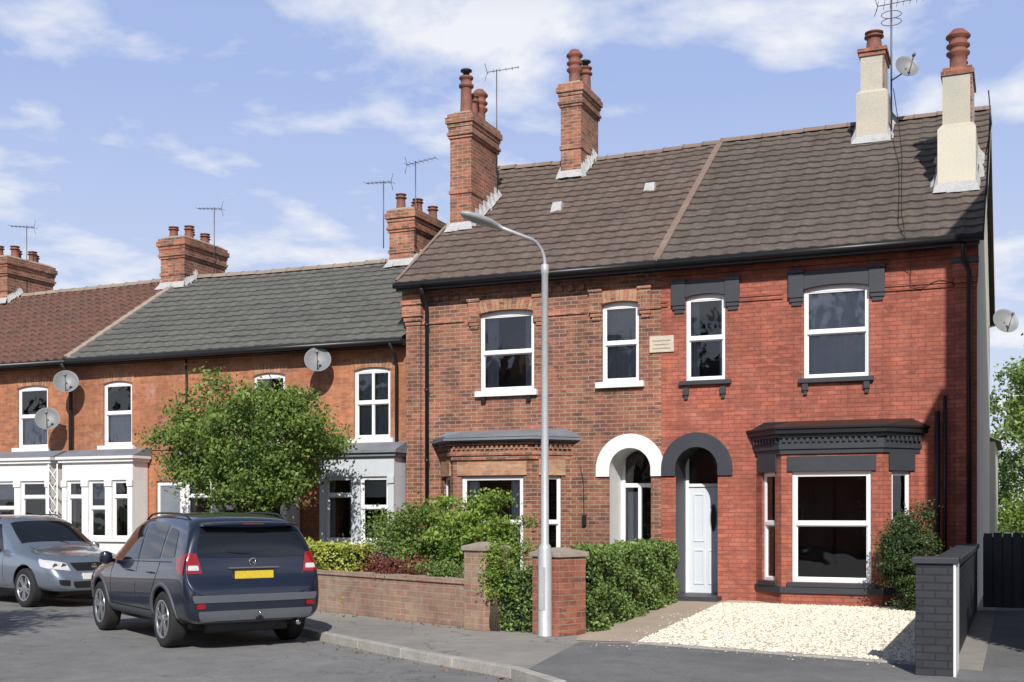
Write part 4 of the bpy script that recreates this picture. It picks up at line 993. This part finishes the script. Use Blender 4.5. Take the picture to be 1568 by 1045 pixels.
for sd in('L','R'):
    patch(mb,sd,[(-H+.52,1.14),(-H+1.0,1.12),(-H+.98,1.52),(-H+.66,1.47)],CARGL,.004,8,6,.25)
    patch(mb,sd,[(-H+1.06,1.11),(-H+1.86,1.08),(-H+1.86,1.56),(-H+1.06,1.54)],CARGL,.004,12,6,.08)
    patch(mb,sd,[(-H+1.93,1.08),(-H+2.98,1.04),(-H+2.52,1.50),(-H+1.93,1.56)],CARGL,.004,12,6,.08)
patch(mb,'B',[(-.72,1.14),(.72,1.14),(.64,1.50),(-.64,1.50)],CARGL,.007,20,12,.15)
patch(mb,'T',[(-H+3.28,-.66),(-H+3.28,.66),(-H+2.66,.60),(-H+2.66,-.60)],CARGL,.006,14,8,.1)
mb.obj('glass',rt)
mb=MB()
for s in(1,-1):
    patch(mb,'B',[(s*.66,.95),(s*.86,.95),(s*.82,1.20),(s*.72,1.20)],REDL,.010,8,8,.1)
    patch(mb,'L' if s>0 else 'R',[(-H+.15,.93),(-H+.34,.97),(-H+.44,1.14),(-H+.20,1.20)],REDL,.010,8,8,.1)
    patch(mb,'B',[(s*.70,.99),(s*.84,.99),(s*.83,1.05),(s*.71,1.05)],CLRL,.015,6,4,.2)
patch(mb,'B',[(-.80,.60),(.80,.60),(.82,.69),(-.82,.69)],CLAD,.012,20,4,.06)
patch(mb,'B',[(-.72,.38),(.72,.38),(.76,.50),(-.76,.50)],CLAD,.014,16,4,.08)
for s in(1,-1): patch(mb,'B',[(s*.66,.53),(s*.77,.53),(s*.77,.59),(s*.66,.59)],REDL,.016,3,3,.4)
p,_=ray((-5,0,.98),(1,0,0))
mb.box(p[0]-.03,p[0]+.03,-.27,.27,.87,.985,BLACK)
mb.box(p[0]-.036,p[0]-.03,-.255,.255,.88,.975,YPL)
mb.box(p[0]-.028,p[0]+.03,-.33,.33,1.005,1.025,CHROME)
p2,_=ray((-5,0,1.07),(1,0,0)); 
for rr,mm,oo in((.05,CHROME,.012),(.04,BLACK,.016)): mb.lathe((p2[0]-oo,0,1.085),[(rr,0),(rr,.02)],mm,20,Matrix.Rotation(math.pi/2,4,'Y'))
for s in(1,-1): mb.tube([(p2[0]-.018,s*.028,1.11),(p2[0]-.02,s*.012,1.055),(p2[0]-.02,0,1.09)],.004,CHROME,4)
line(mb,'B',[(0,1.18),(.38,1.22)],BLACK,.010,.015)
line(mb,'B',[(-.66,.92),(-.70,1.08)],BLACK,.004); line(mb,'B',[(.66,.92),(.70,1.08)],BLACK,.004)
mb.tube([(-H+.02,0,.40),(-H-.08,0,.38),(-H-.10,0,.44)],.02,BLACK,7); mb.lathe((-H-.10,0,.46),[(.01,-.03),(.025,-.01),(.025,.01),(.01,.03)],CHROME,10)
mb.tube([(-H+.3,-.55,.30),(-H-.0,-.56,.31)],.032,CHROME,9)
for s in(1,-1):
    line(mb,'T',[(-H+.60,s*.63),(-H+1.4,s*.64),(-H+2.3,s*.62)],BLACK,.014,.05,8)
    mb.lathe((-H+2.9,s*1.01,1.08),[(.02,-.10),(.08,-.07),(.095,0),(.08,.06),(.02,.085)],NAVY,12)
    mb.tube([(-H+2.95,s*.88,1.03),(-H+2.9,s*.98,1.04)],.03,BLACK,6)
    sd='L' if s>0 else 'R'
    line(mb,sd,[(-H+1.02,1.08),(-H+1.05,.95),(-H+1.28,.62),(-H+1.32,.36)],BLACK,.005); line(mb,sd,[(-H+1.90,1.5),(-H+1.90,.36)],BLACK,.005); line(mb,sd,[(-H+2.98,1.02),(-H+3.0,.9),(-H+2.98,.38)],BLACK,.005)
    line(mb,sd,[(-H+.6,1.085),(-H+3.0,1.03)],BLACK,.007)
    patch(mb,sd,[(-H+1.32,.34),(-H+3.1,.34),(-H+3.1,.44),(-H+1.32,.44)],CLAD,.012,12,3)
    for hx in(1.2,2.08): mb.tube([(-H+hx,s*.925,.93),(-H+hx+.09,s*.95,.935),(-H+hx+.2,s*.928,.93)],.012,NAVY,6)
    patch(mb,sd,[(-H+4.0,.72),(-H+4.36,.66),(-H+4.34,.76),(-H+4.0,.86)],CLRL,.008,6,4,.3)
mb.obj('fittings',rt,bevel=.003)
mb=MB(); vs=[]
for k in range(9):
    y=-.62+1.24*k/8; c=.05*(1-(y/.62)**2)
    vs+=[(-H+.30-c,y,1.575+c*.5),(-H+.17-c,y,1.555+c*.5),(-H+.17-c,y,1.53+c*.5),(-H+.32-c,y,1.535+c*.5)]
mb.add(vs,[(4*k+q,4*k+4+q,4*k+4+(q+1)%4,4*k+(q+1)%4) for k in range(8) for q in range(4)]+[(0,1,2,3),(32,33,34,35)],NAVY,True)
mb.box(-H+.11,-H+.125,-.14,.14,1.552,1.566,REDL)
mb.obj('spoiler',rt,bevel=.004)
Lc=4.6
ST2=[(0,.6,.4,.62,.5,.68,.7),(.06,.8,.34,.8,.7,.86,.88),(.16,.88,.31,.98,.76,1.08,1.1),(.35,.90,.29,1.03,.68,1.38,1.42),(.7,.915,.28,1.03,.66,1.56,1.61),(1.4,.92,.27,1.0,.68,1.62,1.68),(2.1,.92,.27,.97,.68,1.60,1.665),(2.5,.92,.27,.96,.67,1.53,1.59),(2.85,.92,.27,.95,.69,1.34,1.39),(3.25,.918,.27,.94,.74,1.09,1.13),(3.4,.915,.28,.93,.76,1.0,1.06),(3.8,.90,.28,.90,.74,.95,1.01),(4.15,.88,.28,.85,.70,.90,.95),(4.38,.83,.28,.76,.64,.82,.86),(4.50,.76,.29,.66,.58,.70,.73),(4.57,.68,.31,.56,.52,.58,.60),(4.6,.58,.34,.48,.44,.50,.51)]
SILV=carpaint('silver_blue_paint',(.24,.28,.34),.6)
hd2=math.radians(-18); f2=Vector((math.cos(hd2),math.sin(hd2)))
fa=Vector((-15.47,-4.22)); ct2=fa-f2*(3.68-Lc/2)
rt,patch,line,ray=car('parked_car',(ct2[0],ct2[1],-.1),hd2,SILV,ST2,Lc,.95,3.68,.35,1.60,clad=None)
H=Lc/2; mb=MB()
for sd in('L','R'):
    patch(mb,sd,[(-H+.55,1.08),(-H+1.0,1.07),(-H+1.0,1.48),(-H+.72,1.40)],CARGL,.004,8,6,.25)
    patch(mb,sd,[(-H+1.06,1.07),(-H+1.80,1.04),(-H+1.80,1.52),(-H+1.06,1.50)],CARGL,.004,12,6,.08)
    patch(mb,sd,[(-H+1.87,1.04),(-H+2.85,1.0),(-H+2.42,1.48),(-H+1.87,1.52)],CARGL,.004,12,6,.08)
patch(mb,'T',[(-H+3.2,-.70),(-H+3.2,.70),(-H+2.55,.60),(-H+2.55,-.60)],CARGL,.006,16,10,.08)
patch(mb,'B',[(-.66,1.12),(.66,1.12),(.58,1.45),(-.58,1.45)],CARGL,.006,14,8,.2)
mb.obj('glass',rt)
mb=MB()
patch(mb,'F',[(-.36,.66),(.36,.66),(.44,.80),(-.44,.80)],BLACK,.008,12,6,.15)
for z in(.69,.73,.77): line(mb,'F',[(-.36,z),(.36,z)],CHROME,.008)
for s in(1,-1):
    patch(mb,'F',[(s*.46,.66),(s*.76,.70),(s*.80,.86),(s*.50,.80)],CLRL,.008,8,6,.2)
    patch(mb,'L' if s>0 else 'R',[(-H+4.2,.74),(-H+4.42,.70),(-H+4.40,.80),(-H+4.05,.88)],CLRL,.008,6,4,.2)
    for cy in(.56,.70): 
        pp,_=ray((5,s*cy,.75),(-1,0,0)); mb.lathe((pp[0]-.0,s*cy,.75),[(.05,0),(.05,.014),(.03,.016)],CHROME,14,Matrix.Rotation(math.pi/2,4,'Y'))
    patch(mb,'F',[(s*.5,.40),(s*.68,.42),(s*.70,.52),(s*.5,.50)],BLACK,.008,6,5,.3)
    mb.lathe((-H+2.75,s*1.01,1.05),[(.02,-.10),(.08,-.07),(.095,0),(.08,.06),(.02,.085)],SILV,12); mb.tube([(-H+2.8,s*.88,1.0),(-H+2.76,s*.98,1.02)],.03,BLACK,6)
    line(mb,'T',[(-H+.7,s*.61),(-H+1.5,s*.62),(-H+2.2,s*.60)],BLACK,.014,.05,8)
    sd='L' if s>0 else 'R'
    line(mb,sd,[(-H+1.02,1.04),(-H+1.25,.6),(-H+1.3,.34)],BLACK,.005); line(mb,sd,[(-H+1.83,1.5),(-H+1.83,.34)],BLACK,.005); line(mb,sd,[(-H+2.9,1.0),(-H+2.92,.36)],BLACK,.005)
patch(mb,'F',[(-.42,.36),(.42,.36),(.46,.48),(-.46,.48)],BLACK,.008,10,4,.15)
p,_=ray((5,0,.56),(-1,0,0)); mb.box(p[0]-.02,p[0]+.02,-.26,.26,.51,.62,WPL)
p,_=ray((5,0,.74),(-1,0,0)); mb.lathe((p[0]+.01,0,.74),[(.05,0),(.05,.02)],CHROME,18,Matrix.Rotation(math.pi/2,4,'Y'))
line(mb,'T',[(-H+3.3,.6),(-H+4.3,.42)],BLACK,.004); line(mb,'T',[(-H+3.3,-.6),(-H+4.3,-.42)],BLACK,.004)
for s in(-.1,.35): line(mb,'T',[(-H+3.28,s+.3),(-H+3.05,s-.2)],BLACK,.008,.01)
mb.obj('fittings',rt,bevel=.003)
# =================================================================== LIGHT, SKY, CAMERA
EL=math.radians(36); AZ=math.radians(22)
sv=Vector((math.cos(EL)*math.sin(AZ),-math.cos(EL)*math.cos(AZ),math.sin(EL)))
sd=bpy.data.lights.new('sun','SUN'); sd.energy=5.0; sd.angle=math.radians(.5); sd.color=(1,.965,.91)
so=bpy.data.objects.new('sun',sd); so.rotation_euler=sv.to_track_quat('Z','Y').to_euler(); so.location=(20,-30,40); COL.objects.link(so)
w=bpy.data.worlds.new('World'); SC.world=w; w.use_nodes=True; nt=w.node_tree; bg=nt.nodes['Background']
sk=N(nt,'ShaderNodeTexSky',sky_type='NISHITA'); sk.sun_disc=False; sk.sun_elevation=EL; sk.sun_rotation=math.atan2(sv.x,sv.y); sk.air_density=1.0; sk.dust_density=.6; sk.ozone_density=1.5
tc=N(nt,'ShaderNodeTexCoord'); sp=N(nt,'ShaderNodeSeparateXYZ'); L(nt,tc.outputs['Generated'],sp.inputs[0])
mz=N(nt,'ShaderNodeMath',operation='MAXIMUM'); L(nt,sp.outputs[2],mz.inputs[0]); mz.inputs[1].default_value=0
az=N(nt,'ShaderNodeMath',operation='ADD'); L(nt,mz.outputs[0],az.inputs[0]); az.inputs[1].default_value=.16
dx=N(nt,'ShaderNodeMath',operation='DIVIDE'); L(nt,sp.outputs[0],dx.inputs[0]); L(nt,az.outputs[0],dx.inputs[1])
dy=N(nt,'ShaderNodeMath',operation='DIVIDE'); L(nt,sp.outputs[1],dy.inputs[0]); L(nt,az.outputs[0],dy.inputs[1])
cb=N(nt,'ShaderNodeCombineXYZ'); L(nt,dx.outputs[0],cb.inputs[0]); L(nt,dy.outputs[0],cb.inputs[1])
n1=N(nt,'ShaderNodeTexNoise'); n1.inputs['Scale'].default_value=2.3; n1.inputs['Detail'].default_value=9; n1.inputs['Roughness'].default_value=.55; n1.inputs['Distortion'].default_value=.15; L(nt,cb.outputs[0],n1.inputs['Vector'])
cl0=maprange(nt,n1.outputs['Fac'],.485,.61,0,.92)
fade=maprange(nt,sp.outputs[2],.38,.50,1,.06)
cm=N(nt,'ShaderNodeMath',operation='MULTIPLY'); L(nt,cl0,cm.inputs[0]); L(nt,fade,cm.inputs[1])
hz=maprange(nt,sp.outputs[2],0,.35,.94,.76); hm=N(nt,'ShaderNodeMath',operation='MULTIPLY'); L(nt,hz,hm.inputs[0]); L(nt,fade,hm.inputs[1])
mx0=mixcol(nt,hm.outputs[0],sk.outputs[0],mixcol(nt,maprange(nt,sp.outputs[2],.0,.34,0,1),(8.0,8.5,9.6),(4.7,6.0,9.8)))
mx=mixcol(nt,cm.outputs[0],mx0,(9.6,9.7,10.1))
L(nt,mx,bg.inputs[0]); bg.inputs[1].default_value=.095
cd=bpy.data.cameras.new('camera'); cam=bpy.data.objects.new('camera',cd); COL.objects.link(cam)
cam.location=(.63,-21.3,1.6); cam.rotation_euler=(math.radians(90),0,math.radians(23)); cd.sensor_width=36; cd.lens=1826/1568*36; cd.shift_y=.1674; cd.clip_end=3000
SC.camera=cam
SC.view_settings.view_transform='Standard'; SC.view_settings.look='None'; SC.view_settings.exposure=0
